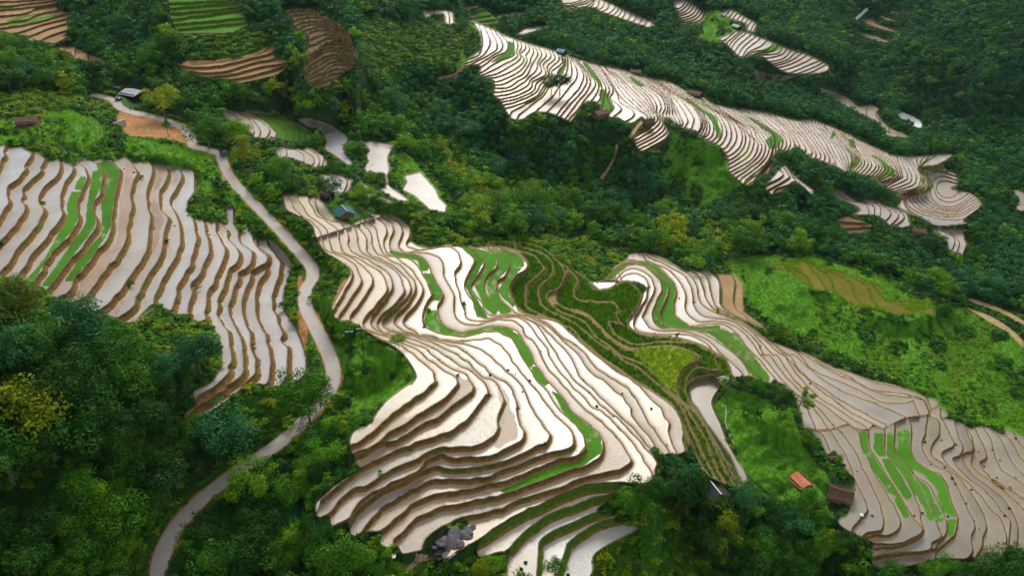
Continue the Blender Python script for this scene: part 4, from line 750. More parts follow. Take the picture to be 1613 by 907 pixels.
# ------------------------------------------------------------------ plants
def foliage(name, col, var=.42, trans=.2, rough=.55):
    m, nt, out, N = nodes(name)
    oi = N('ObjectInfo').outputs['Random']; pos = N('TexCoord').outputs['Object']
    isl = N('NewGeometry').outputs['Random Per Island']
    n1 = N('TexNoise', {'Vector': pos, 'Scale': .45, 'Detail': 3.}).outputs[0]
    a = tuple(c * (1 - var) for c in col); b = (min(1, col[0] * (1 + var * 1.9)), min(1, col[1] * (1 + var * 1.2)), col[2] * (1 + var * .2))
    c = mixc(N, rng(N, mth(N, 'ADD', mth(N, 'MULTIPLY', oi, .55), mth(N, 'MULTIPLY', isl, .6)), .1, 1.05), a, b)
    c = mixc(N, rng(N, n1, .4, .65, 0., .5), c, mixc(N, 1., c, (1.5, 1.3, .7), 'MULTIPLY'))
    d = N('BsdfPrincipled', {'Base Color': c, 'Roughness': rough, 'Specular IOR Level': .06})
    t = N('BsdfTranslucent', {'Color': mixc(N, 1., c, (1.3, 1.5, .5), 'MULTIPLY')})
    mx = N('MixShader', {0: trans}); nt.links.new(d.outputs[0], mx.inputs[1]); nt.links.new(t.outputs[0], mx.inputs[2])
    nt.links.new(mx.outputs[0], out.inputs[0]); return m
FOL = {'dark green': (.012, .055, .006), 'deep green': (.020, .085, .008), 'mid green': (.038, .135, .008), 'bright green': (.080, .205, .007), 'yellow-green': (.14, .205, .007), 'blue-green': (.020, .100, .040), 'olive': (.060, .100, .009)}
M_GRASS = foliage('tall_grass', (.085, .25, .008), .35, .35); M_GRASSY = foliage('yellowing_grass', (.15, .26, .012), .35, .35)
MF = {k: foliage('leaves_' + k.replace(' ', '_').replace('-', '_'), c) for k, c in FOL.items()}
M_BARK = simple('bark', (.13, .10, .075), .9, .4, 4.)
def rnd_unit(r, n):
    v = r.randn(n, 3); return v / np.linalg.norm(v, axis=1)[:, None]
def leaf_quads(r, P_, Nrm, size):
    """one slightly folded leaf spray per point, facing roughly Nrm"""
    n = len(P_); t = np.cross(Nrm, rnd_unit(r, n)); t /= np.linalg.norm(t, axis=1)[:, None] + 1e-9; b = np.cross(Nrm, t)
    s = size * r.uniform(.6, 1.35, n)[:, None]; a = t * s; c = b * s * r.uniform(.45, .8, n)[:, None]
    V = np.stack([P_ - a, P_ - c * .9 + Nrm * s * .12, P_ + a, P_ + c * .9 - Nrm * s * .1], 1).reshape(-1, 3)
    return V, np.arange(n * 4).reshape(n, 4)
def crown_mesh(seed, nclump, nleaf, size, shape=(1, 1, .8), mat=None, h0=.45, ragged=.3, name='crown'):
    """crown of a tree 1 unit tall with radius ~0.42: leaf sprays on uneven clumps"""
    r = np.random.RandomState(seed); V = []; k = 0
    cen = rnd_unit(r, nclump * 3); cen = cen[cen[:, 2] > -.55][:nclump]
    rad = .28 * (1 + ragged * r.randn(len(cen))).clip(.5, 1.5)
    cen = cen * rad[:, None] * np.array(shape) + np.array([0, 0, h0 + .26]) ; cr = r.uniform(.10, .19, len(cen))
    cen = np.vstack([cen, [[0, 0, h0 + .2]]]); cr = np.r_[cr, .2]
    per = np.maximum(4, (nleaf * cr ** 2 / (cr ** 2).sum()).astype(int))
    Ps, Ns = [], []
    for c, q, n in zip(cen, cr, per):
        d = rnd_unit(r, n); d[:, 2] = np.abs(d[:, 2]) * r.choice([1, 1, 1, -.6], n); d /= np.linalg.norm(d, axis=1)[:, None]
        rr = q * r.uniform(.55, 1.12, n)[:, None]; Ps.append(c + d * rr * np.array([1, 1, .8]))
        nn = d + rnd_unit(r, n) * .55 + np.array([0, 0, .35]); Ns.append(nn / np.linalg.norm(nn, axis=1)[:, None])
    V, Fq = leaf_quads(r, np.vstack(Ps), np.vstack(Ns), size)
    return np_mesh(name, V, Fq, [mat], smooth=False)
def tube(pts, rad, n=6):
    V = []; Fq = []
    for i, (p, q) in enumerate(zip(pts, rad)):
        d = np.array(pts[min(i + 1, len(pts) - 1)], float) - np.array(pts[max(i - 1, 0)], float); d /= np.linalg.norm(d) + 1e-9
        a = np.cross(d, (0, 0, 1) if abs(d[2]) < .9 else (1, 0, 0)); a /= np.linalg.norm(a); b = np.cross(d, a)
        for k in range(n):
            t = 2 * math.pi * k / n; V.append(np.array(p) + q * (a * math.cos(t) + b * math.sin(t)))
    for i in range(len(pts) - 1):
        for k in range(n): Fq.append((i * n + k, i * n + (k + 1) % n, (i + 1) * n + (k + 1) % n, (i + 1) * n + k))
    return V, Fq
def join(parts):
    V = []; Fq = []
    for v, f in parts:
        o = len(V); V += list(v); Fq += [tuple(i + o for i in q) for q in f]
    return V, Fq
def trunk_mesh(seed, hgt=.62, r0=.022, limbs=6):
    r = random.Random(seed); P_ = [(0, 0, -.06)]; x = y = 0
    for i in range(1, 6): x += r.uniform(-.015, .015); y += r.uniform(-.015, .015); P_.append((x, y, hgt * i / 5))
    parts = [tube(P_, [r0 * (1.25 - .2 * i) for i in range(6)], 7)]
    for k in range(limbs):
        t = r.uniform(.45, .95); b = P_[int(t * 5)]; a = r.uniform(0, 6.28); L = r.uniform(.14, .26)
        m_ = (b[0] + math.cos(a) * L * .5, b[1] + math.sin(a) * L * .5, b[2] + L * .45); e = (b[0] + math.cos(a) * L, b[1] + math.sin(a) * L, b[2] + L * r.uniform(.6, 1))
        parts.append(tube([b, m_, e], [r0 * .5, r0 * .33, r0 * .15], 5))
    V, Fq = join(parts); return np_mesh('trunk', V, Fq, [M_BARK])
def blade_ring(r, n, L, w, droop, up, z, segs=4, fold=.0, twist=0.):
    """arching leaves from one point"""
    V = []; Fq = []
    for k in range(n):
        a = 6.283 * k / n + r.uniform(-.3, .3); el = up + r.uniform(-.25, .25); l = L * r.uniform(.75, 1.1)
        o = len(V)
        for s in range(segs + 1):
            t = s / segs; hr = l * t * math.cos(el) * (1 - .1 * t); hz = z + l * t * math.sin(el) - droop * l * t * t
            ww = w * (math.sin(math.pi * min(1, t * .85 + .12)) ** .7) * (1 if s < segs else .1)
            dx, dy = math.cos(a), math.sin(a)
            V += [(dx * hr - dy * ww, dy * hr + dx * ww, hz - fold * ww), (dx * hr, dy * hr, hz + fold * ww), (dx * hr + dy * ww, dy * hr - dx * ww, hz - fold * ww)]
        for s in range(segs):
            q = o + s * 3; Fq += [(q, q + 1, q + 4, q + 3), (q + 1, q + 2, q + 5, q + 4)]
    return V, Fq
def palm_crown(seed, mat):
    r = random.Random(seed); parts = [blade_ring(r, 11, .36, .035, .55, .9, .72, 5, .5), blade_ring(r, 12, .40, .035, .8, .35, .72, 5, .5), blade_ring(r, 8, .3, .03, .9, -.2, .7, 4, .5), blade_ring(r, 5, .3, .03, .2, 1.3, .73, 4, .5)]
    V, Fq = join(parts); return np_mesh('crown', V, Fq, [mat], smooth=False)
def fan_crown(seed, mat):
    """fan palm: stiff pleated fans on stalks"""
    r = random.Random(seed); parts = []
    for k in range(22):
        a = r.uniform(0, 6.28); el = r.uniform(-.35, 1.3); L = r.uniform(.18, .26); c = np.array([math.cos(a) * math.cos(el), math.sin(a) * math.cos(el), math.sin(el)]) * L + np.array([0, 0, .76])
        d = c - np.array([0, 0, .76]); d /= np.linalg.norm(d); s = np.cross(d, (0, 0, 1)) + 1e-6; s /= np.linalg.norm(s); V = []; Fq = []
        for j in range(9):
            t = -1.2 + 2.4 * j / 8; e = d * math.cos(t) + s * math.sin(t); tip = c + e * .14 * r.uniform(.8, 1.1) - np.array([0, 0, .03]); w = np.cross(e, d) * 0 + np.cross(e, np.cross(d, s)) * .014
            o = len(V); V += [c, c + e * .08 + w, tip, c + e * .08 - w]; Fq.append((o, o + 1, o + 2, o + 3))
        parts.append((V, Fq))
    V, Fq = join(parts); return np_mesh('crown', V, Fq, [mat], smooth=False)
def banana_leaves(seed, mat):
    r = random.Random(seed); V, Fq = join([blade_ring(r, 5, .75, .085, .35, 1.1, .35, 6, .35), blade_ring(r, 5, .7, .095, .75, .7, .33, 6, .35), blade_ring(r, 2, .6, .06, .05, 1.4, .35, 5, .3)])
    return np_mesh('leaf_cluster', V, Fq, [mat], smooth=False)
def tuft_mesh(seed, mat, n=26, h=1., w=.05, lean=.5):
    r = random.Random(seed); V = []; Fq = []
    for k in range(n):
        a = r.uniform(0, 6.28); x, y = r.gauss(0, .28), r.gauss(0, .28); L = h * r.uniform(.5, 1.1); le = r.uniform(.1, lean); b = r.uniform(0, 6.28)
        tx, ty = x + math.cos(a) * L * le, y + math.sin(a) * L * le; ww = w * r.uniform(.7, 1.3); o = len(V)
        V += [(x - math.cos(b) * ww, y - math.sin(b) * ww, 0), (x + math.cos(b) * ww, y + math.sin(b) * ww, 0), (tx + math.cos(b) * ww * .3, ty + math.sin(b) * ww * .3, L), (tx - math.cos(b) * ww * .3, ty - math.sin(b) * ww * .3, L * .96)]
        Fq.append((o, o + 1, o + 2, o + 3))
    return np_mesh('tuft', V, Fq, [mat], smooth=False)
def shrub_mesh(seed, mat, n=170, size=.11):
    r = np.random.RandomState(seed); k = 7; cen = r.uniform(-.32, .32, (k, 3)); cen[:, 2] = r.uniform(.15, .6, k); Ps, Ns = [], []
    for c in cen:
        d = rnd_unit(r, n // k); d[:, 2] = np.abs(d[:, 2]); Ps.append(c + d * r.uniform(.12, .3) * r.uniform(.7, 1.1, (n // k, 1))); nn = d + rnd_unit(r, n // k) * .6 + np.array([0, 0, .3]); Ns.append(nn / np.linalg.norm(nn, axis=1)[:, None])
    V, Fq = leaf_quads(r, np.vstack(Ps), np.vstack(Ns), size); return np_mesh('shrub', V, Fq, [mat], smooth=False)
# prototypes: near trees (fine sprays) and forest trees (coarser)
SHAPES = [(1.05, 1.05, 1.05), (1.15, 1., .95), (.9, .9, 1.3), (1.25, 1.15, .85), (1., 1.1, 1.15)]
CROWN = {(c, i): crown_mesh(10 + i * 7 + len(c), 20 + 3 * i, 3200, .0205, SHAPES[i], MF[c], .30, .3) for c in FOL for i in range(4)}
CROWNF = {(c, i): crown_mesh(50 + i * 7 + len(c), 14 + 2 * i, 460, .050, SHAPES[(i + 1) % 5], MF[c], .30, .35) for c in FOL for i in range(3)}
TRUNK = [trunk_mesh(i) for i in range(4)]
PALMC = [palm_crown(i, MF['mid green']) for i in range(3)]; FANC = [fan_crown(i, MF['olive']) for i in range(2)]
V, Fq = tube([(0, 0, -.05), (.01, 0, .3), (0, .01, .74)], [.02, .016, .015]); PALMT = np_mesh('trunk', V, Fq, [M_BARK])
V, Fq = tube([(0, 0, -.05), (0, 0, .2), (0, 0, .38)], [.05, .042, .03]); BANT = np_mesh('stem', V, Fq, [simple('banana_stem', (.14, .17, .06), .7)])
BANL = [banana_leaves(i, MF['bright green' if i else 'mid green']) for i in range(3)]
# ------------------------------------------------------------------ where plants may stand
clear = inF | (cover >= 3)
BLD = []   # keep-out discs round the buildings (u, v, radius px, height px)
for (u, v, r, h) in [(210,150,24,12),(205,160,26,10),(543,340,26,20),(516,312,16,14),(884,86,10,8),(946,184,14,10),(1001,118,10,6),(1160,45,8,6),(1095,152,12,8),(1445,368,12,9),(1258,762,24,20),(1322,780,30,24),(1122,775,20,12),(1310,724,10,6),(45,195,22,10),(352,243,14,8),(710,858,34,20),(655,886,18,10),(560,560,22,10)]:
    clear |= ((UU - u) / r) ** 2 + ((VV - v) / h) ** 2 < 1
def updist(cl):
    out = np.zeros((NV, NU), np.float32); run = np.full(NU, 200., np.float32)
    for j in range(NV):
        run = np.where(cl[j], 0, run + GS); out[j] = run
    return out
def minx(a, k):
    o = a.copy()
    for s in range(1, k + 1):
        o[:, s:] = np.minimum(o[:, s:], a[:, :-s]); o[:, :-s] = np.minimum(o[:, :-s], a[:, s:])
    return o
up_0 = updist(clear | ((cover == 2) & ~inF)); up_t = minx(up_0, 6); up_w = minx(up_0, 17); up_s = minx(updist(clear), 2)
AX = np.gradient(PX, axis=1); AYv = np.gradient(PY, axis=0); P3 = np.stack([PX, PY, Zt], -1); AREA = np.linalg.norm(np.cross(np.gradient(P3, axis=1), np.gradient(P3, axis=0)), axis=-1)   # metres² of ground per cell (plan)
AREA = np.minimum(AREA, np.percentile(AREA, 99.5))
DEPTH = PY * cP - (Zt - CAMH) * sP; FM = FPX / DEPTH; CT = np.sqrt(1 - (DZ / DN) ** 2)
r2 = np.random.RandomState(12)
def scatter(sel, dens, spacing):
    """candidate spots, density per m², thinned to a minimum spacing (m)"""
    w = (AREA * sel).ravel(); tot = w.sum(); n = int(tot * dens)
    if n < 1: return np.zeros((0, 2), int)
    c = np.cumsum(w); k = np.searchsorted(c, r2.rand(n) * c[-1]); k = k[k < NV * NU]
    used = {}; keep = []
    X_, Y_ = PX.ravel()[k] + r2.uniform(-.1, .1, len(k)), PY.ravel()[k]
    for q, x, y in zip(k, X_, Y_):
        s = spacing; g = (int(x // s), int(y // s)); ok = True
        for a in (-1, 0, 1):
            for b in (-1, 0, 1):
                for (x2_, y2_) in used.get((g[0] + a, g[1] + b), ()):
                    if (x - x2_) ** 2 + (y - y2_) ** 2 < s * s: ok = False; break
                if not ok: break
            if not ok: break
        if ok: used.setdefault(g, []).append((x, y)); keep.append(q)
    keep = np.array(keep, int); return np.c_[keep // NU, keep % NU]
forest = (cover == 0) & ~inF
wood = scatter(forest & (DEPTH < 300), .34, 2.7)
wood = np.vstack([wood, scatter(forest & (DEPTH >= 300), .17, 3.5)])
TR = []   # (u, v, height, colour, variant, kind)
ctone = vnoise(120, 31); cfine = vnoise(30, 32)
for j, i in wood:
    F1 = FM[j, i] * CT[j, i]; far = DEPTH[j, i]
    hdes = (7.2 if far < 330 else 8.2) * math.exp(r2.randn() * .24) * (1.18 if uu[i] < 420 and vv[j] > 480 else 1.)
    hmax = up_t[j, i] / F1 * 1.12
    if .4 * min(hdes, hmax) * FM[j, i] > 13: hmax = min(hmax, max(up_w[j, i] / F1 * 1.12, 3.))
    h = min(hdes, hmax)
    if h < 2.2: continue
    t = ctone[j, i] * .7 + cfine[j, i] * .5 + r2.randn() * .28
    if uu[i] < 460 and vv[j] > 470: t -= .38
    if uu[i] > 1000 and vv[j] > 770: t -= .25
    u, v = uu[i], vv[j]
    if far > 430: pal = ['dark green', 'blue-green', 'deep green', 'blue-green', 'mid green', 'blue-green']  # teal tint of distance haze put into the leaf colours of far trees
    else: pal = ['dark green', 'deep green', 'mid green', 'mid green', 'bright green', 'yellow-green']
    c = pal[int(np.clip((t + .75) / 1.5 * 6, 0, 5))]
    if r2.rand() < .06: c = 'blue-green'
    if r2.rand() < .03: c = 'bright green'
    kd = 'tree'
    pr = .30 if (v < 240 and u < 520) or (560 < u < 960 and v < 330) else .04
    if h > 3.5 and h < 9.5 and r2.rand() < pr: kd = 'palm'
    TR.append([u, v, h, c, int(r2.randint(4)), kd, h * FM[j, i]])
# trees one can name in the photograph: (u, v of the foot, height m, colour, kind, label)
HAND = [
 (262,190,15,'yellow-green','tree','large lime-green tree beside the pale-roofed roadside house'), (292,188,13,'deep green','tree','tall dark tree right behind the lime-green roadside tree'),
 (266,216,7.5,'deep green','palm','lone palm standing in the orange earth cutting below the road bend'),
 (628,546,4.2,'bright green','round','small round leafy tree on the paddy bank where the central terraces pinch'), (477,655,13,'mid green','tree','broad green tree hanging over the road where it disappears'),
 (488,668,12,'mid green','tree','second leafy tree arching over the hidden stretch of road'), (505,640,8,'mid green','tree','bushy tree at the right edge of the road beneath the left terraces'),
 (1068,800,13,'dark green','round','big dense round dark tree at the right end of the central terraces'), (1228,655,9,'dark green','round','dense dark round tree on the meadow below the right spur'),
 (1254,650,9,'bright green','sparse','open bright-branched tree leaning over the right spur paddies'), (1133,868,12,'yellow-green','tree','yellowish-green tree in the lower right grove'),
 (1066,838,8,'olive','fan','pale fan palm in front of the big dark round tree'), (1122,815,6.5,'mid green','fan','darker fan palm below the black-roofed hut'),
 (875,912,6,'mid green','tree','small leafy tree poking up between the lowest paddies'), (584,345,4,'mid green','round','small round tree beside the teal-roofed hut'),
 (575,322,9,'bright green','tree','bright round tree behind the teal-roofed hut'), (520,318,11,'deep green','tree','thin-leaved grey-green tree above the brown hut'),
 (375,235,14,'bright green','tree','tall bright green tree by the parked truck'), (390,262,12,'yellow-green','tree','yellow-green tree with pale trunk just right of the truck'),
 (330,235,13,'mid green','tree','tall tree between the road bend and the upper white paddies'),
 (882,150,13,'dark green','tree','dark tree clump standing in the middle of the far ridge terraces'), (868,150,10,'deep green','tree','left tree of the clump within the far ridge terraces'),
 (1200,108,8,'dark green','tree','dark tree below the upper far terraces'), (1492,520,10,'mid green','tree','spreading tree at the right end of the olive field'), (1480,505,9,'deep green','tree','left tree beside the end of the olive field'),
 (70,700,17,'yellow-green','tree','large yellow-green tree crown in the lower left forest'), (130,560,14,'blue-green','tree','blue-green feathery tree under the left terraces'), (120,720,15,'deep green','tree','broad dark tree in the lower left forest'),
 (20,760,14,'deep green','tree','dark tree at the lower left edge of the photo'), (200,640,13,'mid green','tree','mid green tree on the slope below the left terraces'), (40,520,13,'olive','tree','olive-tinged tree right below the left terraces'),
 (540,905,12,'mid green','tree','rounded tree in front of the lowest left end of the central terraces'), (450,905,10,'mid green','tree','bushy tree right of the road at the bottom of the photo'), (340,915,10,'mid green','tree','leafy tree at the bottom beside the road curve'),
 (1320,730,3.2,'bright green','tree','small leafy tree between the meadow and the thatched hut'), (1265,815,9,'mid green','tree','rounded bright tree just below the rust-red roof'),
 (1550,920,11,'dark green','tree','dark tree at the lower right corner below the paddies'), (1400,915,7,'mid green','tree','bushy tree below the lowest right paddy'),
 (690,25,11,'dark green','tree','dark tree in front of the two white strips at the top'), (1145,625,4,'mid green','tree','small tree at the head of the muddy pond'), (1178,655,5,'mid green','tree','leafy tree left of the banana clump'),
]
BAN = [(520,728,4.2,'largest banana plant below the left end of the central terraces'),(505,765,3.6,'lower banana plant beneath the central terraces'),(548,668,3.,'pale banana plant among the shrubs left of the central terraces'),(1192,660,5.5,'large banana plant between two trees on the meadow'),(1172,650,4.2,'smaller banana plant left of the large one on the meadow'),
 (1092,795,4.4,'banana plant beside the black-roofed hut'),(1135,812,5.,'tall banana plant right of the black-roofed hut'),(1150,806,4.,'banana plant at the foot of the muddy pond'),(60,212,4.4,'banana plant by the thatched hut at far left'),(95,228,4.4,'banana plant above the left terraces'),(120,232,4.,'dusty banana plant above the green strips of the left terraces'),(170,232,4.2,'banana plant on the bank above the white left paddies'),
 (195,235,4.,'yellowish banana plant above the left terraces'),(215,238,3.8,'banana plant nearest the earth cutting'),(140,220,4.,'banana plant under the palm trees at left'),(690,372,3.5,'banana plant behind the central terraces'),(262,226,3.,'banana plant at the foot of the lone palm'),(220,690,4.5,'banana plant in the lower left forest'),(1290,890,4.,'banana plant in the lower right grove'),(1225,905,4,'banana plant at the bottom among dark shrubs')]
ok = []
HB = [(h[0], h[1], h[2] * fpx(h[0], h[1])) for h in HAND]
for t in TR:
    bad = False
    for (u, v, hp) in HB:
        if abs(t[0] - u) < hp * .42 and v - 3 < t[1] < v + hp * .55: bad = True; break
        if abs(t[0] - u) < hp * .22 and v - hp * .25 < t[1] <= v: bad = True; break
    if not bad: ok.append(t)
TR = ok
TR.sort(key=lambda t: -t[6] * (1 if 0 < t[0] < 1613 and 0 < t[1] - t[6] * .5 < 907 else .0))
print('trees', len(TR), 'lower left', sum(1 for t in TR if 0 < t[0] < 250 and 600 < t[1] < 900), 'cells', float((AREA * forest)[(VV > 600) & (VV < 900) & (UU > 0) & (UU < 250)].sum()))
NIND = 300 - len(HAND)
IND = TR[:NIND]; REST = TR[NIND:]
def region(u, v):
    if u < 520 and v > 470: return 'in the lower left forest'
    if v > 640 and u < 720: return 'below the central terraces'
    if v > 560 and u > 860: return 'in the lower right grove'
    if v < 200 and u < 560: return 'on the upper left hillside'
    if u < 560: return 'beside the upper paddies'
    if v < 200: return 'on the far slopes'
    if u > 1280: return 'in the ravine at the right'
    if u > 900: return 'behind the right spur'
    return 'behind the central terraces'
def make_tree(u, v, h, c, var, kd, label, group, far=False):
    p = at(u, v); o = empty({'palm': 'palm_tree', 'fan': 'fan_palm'}.get(kd, 'broadleaf_tree'), p, random.uniform(0, 6.28))
    tag(o, label, 'palm' if kd in ('palm', 'fan') else 'tree', group)
    s = h / .92; rr = random.Random(int(u * 7 + v))
    if kd == 'palm': cm, tm, sc = PALMC[var % 3], PALMT, (s * .95, s * .95, s)
    elif kd == 'fan': cm, tm, sc = FANC[var % 2], PALMT, (s, s, s)
    else:
        cm, tm = CROWN[(c, var % 4)], TRUNK[var % 4]; w = rr.uniform(.95, 1.25); sc = (s * w, s * w * rr.uniform(.9, 1.1), s)
        if kd == 'round': sc = (s * 1.2, s * 1.2, s * 1.05)
    a = meshobj('trunk', tm, o); b = meshobj('crown', cm, o); a.scale = (s, s, s); b.scale = sc
    return o
GREEN = 'trees of the same look, '
ORD = ['first', 'second', 'third', 'fourth', 'fifth', 'sixth', 'seventh', 'eighth', 'ninth', 'tenth', 'eleventh', 'twelfth']
groups = {}
for t in IND:
    size = 'tall' if t[2] > 8.5 else ('medium-sized' if t[2] > 5.5 else 'small')
    groups.setdefault((size, t[3] if t[5] == 'tree' else '', t[5], region(t[0], t[1])), []).append(t)
for (size, c, kd, reg), L in groups.items():
    L.sort(key=lambda t: t[0]); n = len(L)
    for k, t in enumerate(L):
        noun = 'broadleaf tree' if kd == 'tree' else 'palm tree'
        base = (size + ' ' + (c + ' ' if c else '') + noun + ' ' + reg)
        if n == 1: lb = 'the only ' + base
        elif k == 0: lb = 'leftmost ' + base
        elif k == n - 1: lb = 'rightmost ' + base
        elif k < 12: lb = base + ', ' + ORD[k] + ' from left'
        elif n - 1 - k < 12: lb = base + ', ' + ORD[n - 1 - k] + ' from right'
        else: lb = base + ', middle of its row'
        make_tree(t[0], t[1], t[2], t[3], t[4], kd, lb, 'forest trees standing ' + reg)
for k, (u, v, h, c, kd, lb) in enumerate(HAND):
    if kd == 'sparse': continue
    make_tree(u, v, h, c, k, kd, lb, None)
# ---- the open, leaning tree: trunk with bare limbs and separate leaf clumps
def sparse_tree(u, v, h, label, leafy=True):
    p = at(u, v); o = empty('leaning_tree' if leafy else 'bare_tree', p); tag(o, label, 'tree'); r = random.Random(3 if leafy else 9); nr = np.random.RandomState(4)
    parts = [tube([(0, 0, -.4), (.3, 0, h * .25), (.9, .1, h * .5), (1.6, .1, h * .75)], [.28, .22, .16, .08])]; tips = []
    for k in range(11 if leafy else 16):
        t = r.uniform(.3, 1); b = (1.5 * t * t, .1 * t, h * .75 * t); a = r.uniform(-1.3, 1.3) if leafy else r.uniform(0, 6.28); L = h * r.uniform(.22, .5)
        m_ = (b[0] + math.cos(a) * L * .5, b[1] + math.sin(a) * L * .5, b[2] + L * .3); e = (b[0] + math.cos(a) * L, b[1] + math.sin(a) * L, b[2] + L * r.uniform(.3, .8)); tips += [e, tuple((np.array(m_) + e) / 2)]
        parts.append(tube([b, m_, e], [.1, .06, .025], 5))
    V, Fq = join(parts); meshobj('trunk', np_mesh('trunk', V, Fq, [M_BARK if leafy else simple('bare_branch', (.22, .18, .13), .9)]), o)
    if leafy:
        Ps, Ns = [], []
        for e in tips:
            d = rnd_unit(nr, 70); Ps.append(np.array(e) + d * np.array([1.1, 1.1, .6]) * nr.uniform(.3, 1, (70, 1))); n_ = d * .5 + np.array([0, 0, .9]) + rnd_unit(nr, 70) * .4; Ns.append(n_ / np.linalg.norm(n_, axis=1)[:, None])
        V, Fq = leaf_quads(nr, np.vstack(Ps), np.vstack(Ns), .24); meshobj('crown', np_mesh('crown', V, Fq, [MF['bright green']], smooth=False), o)
sparse_tree(1254, 650, 8.5, 'open bright-branched tree leaning over the right spur paddies')
sparse_tree(1312, 905, 6.5, 'bare grey leafless tree among the shrubs at the lower right', False)
for k, (u, v, h, lb) in enumerate(BAN):
    o = empty('banana_plant', at(u, v), k * 1.7); tag(o, lb, 'banana plant'); s = h / 1.0
    for nm, me in (('stem', BANT), ('leaf_cluster', BANL[k % 3])): c = meshobj(nm, me, o); c.scale = (s, s, s)
# ---- uncountable vegetation as instanced stuff
def instancer(name, protos, pts, scl, var, label=None):
    """one object: a cloud of points, each carrying one of the prototype plants"""
    pc = bpy.data.collections.new(name + '_kinds')
    for k, me in enumerate(protos):
        ob = bpy.data.objects.new('%s_kind_%02d' % (name, k), me); pc.objects.link(ob)
    me = bpy.data.meshes.new(name); me.vertices.add(len(pts)); me.vertices.foreach_set('co', np.asarray(pts, np.float32).ravel())
    a = me.attributes.new('scl', 'FLOAT_VECTOR', 'POINT'); a.data.foreach_set('vector', np.asarray(scl, np.float32).ravel())
    a = me.attributes.new('rot', 'FLOAT', 'POINT'); a.data.foreach_set('value', (r2.rand(len(pts)) * 6.283).astype(np.float32))
    a = me.attributes.new('pick', 'INT', 'POINT'); a.data.foreach_set('value', np.asarray(var, np.int32))
    o = meshobj(name, me); o['kind'] = 'stuff'
    if label: o['label'] = label
    g = bpy.data.node_groups.new(name, 'GeometryNodeTree'); g.interface.new_socket('Geometry', in_out='INPUT', socket_type='NodeSocketGeometry'); g.interface.new_socket('Geometry', in_out='OUTPUT', socket_type='NodeSocketGeometry')
    gi, go = g.nodes.new('NodeGroupInput'), g.nodes.new('NodeGroupOutput')
    ip = g.nodes.new('GeometryNodeInstanceOnPoints'); ci = g.nodes.new('GeometryNodeCollectionInfo')
    ci.inputs['Collection'].default_value = pc; ci.inputs['Separate Children'].default_value = True; ci.inputs['Reset Children'].default_value = True
    def na(n, t):
        x = g.nodes.new('GeometryNodeInputNamedAttribute'); x.data_type = t; x.inputs[0].default_value = n; return [s for s in x.outputs if s.enabled][0]
    cx = g.nodes.new('ShaderNodeCombineXYZ'); g.links.new(na('rot', 'FLOAT'), cx.inputs[2])
    g.links.new(gi.outputs[0], ip.inputs['Points']); g.links.new(ci.outputs[0], ip.inputs['Instance']); ip.inputs['Pick Instance'].default_value = True
    g.links.new(na('pick', 'INT'), ip.inputs['Instance Index']); g.links.new(cx.outputs[0], ip.inputs['Rotation']); g.links.new(na('scl', 'FLOAT_VECTOR'), ip.inputs['Scale'])
    g.links.new(ip.outputs[0], go.inputs[0])
    md = o.modifiers.new('plants', 'NODES'); md.node_group = g; return o
keys = sorted(CROWNF); kidx = {k: n for n, k in enumerate(keys)}
protos = [CROWNF[k] for k in keys] + PALMC
pt, sc_, vr = [], [], []
RU = np.array([t[0] for t in REST]); RV = np.array([t[1] for t in REST]); RZ = zsample(Zt, RU, RV); wx, wy, wz = world(RU, RV, RZ)
for n, t in enumerate(REST):
    pt.append((wx[n], wy[n], wz[n] - (.12 * t[2] if t[5] == 'tree' else 0))); s = t[2] / .92; w = r2.uniform(.95, 1.3)
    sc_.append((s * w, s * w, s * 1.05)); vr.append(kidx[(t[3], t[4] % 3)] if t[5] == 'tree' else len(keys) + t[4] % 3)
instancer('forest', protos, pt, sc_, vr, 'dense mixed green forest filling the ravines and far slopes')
# shrubs
sh = [shrub_mesh(i, MF[c]) for i, c in enumerate(['mid green', 'deep green', 'bright green', 'mid green', 'olive', 'dark green', 'yellow-green'])]
pt, sc_, vr = [], [], []
def add_scatter(sel, dens, spacing, hmin, hmax, pick, lim=True, fat=1.1):
    for j, i in scatter(sel, dens, spacing):
        h = r2.uniform(hmin, hmax)
        if lim: h = min(h, up_s[j, i] / (FM[j, i] * CT[j, i]) * 1.3 + .25)
        if h < .25: continue
        pt.append((PX[j, i], PY[j, i], Zt[j, i] - .05)); sc_.append((h * fat * r2.uniform(.9, 1.5), h * fat * r2.uniform(.9, 1.5), h)); vr.append(pick[r2.randint(len(pick))])
add_scatter((cover == 1) & ~inF, .5, 1.25, .9, 3.2, [0, 1, 2, 0, 2, 6, 3])
add_scatter((cover == 0) & ~inF & ((up_t < 26) | (DEPTH < 300)), .5, 1.3, .8, 2.8, [0, 1, 1, 3, 5, 2])
gn1, gn2 = vnoise(48, 41), vnoise(24, 42)
hillg = (cover == 2) & ~inF & ((VV < 600) | (UU > 1330))
add_scatter(hillg & (gn1 > .0), .35, 1.6, .6, 2.0, [0, 2, 6, 3, 0, 2])
add_scatter(hillg & (gn2 > .22) & (gn1 > -.25), .5, 1.7, 1.4, 3.4, [1, 0, 5, 1, 3])
add_scatter((kind == 7) & inF & (bund > .3), 1.2, .9, .7, 1.1, [1, 5], False)
print('shrubs', len(pt)); instancer('undergrowth', sh, pt, sc_, vr, 'leafy bushes and undergrowth along roads, banks and forest edges')
tf = [tuft_mesh(i, c, 24, 1., .07, .7) for i, c in enumerate([M_GRASS, MF['bright green'], M_GRASS, M_GRASSY, MF['bright green']])]
pt, sc_, vr = [], [], []
add_scatter((cover == 2) & ~inF & (UU > -20) & (UU < 1640), 1.2, .8, .3, .85, [0, 2, 1, 0, 3], True)
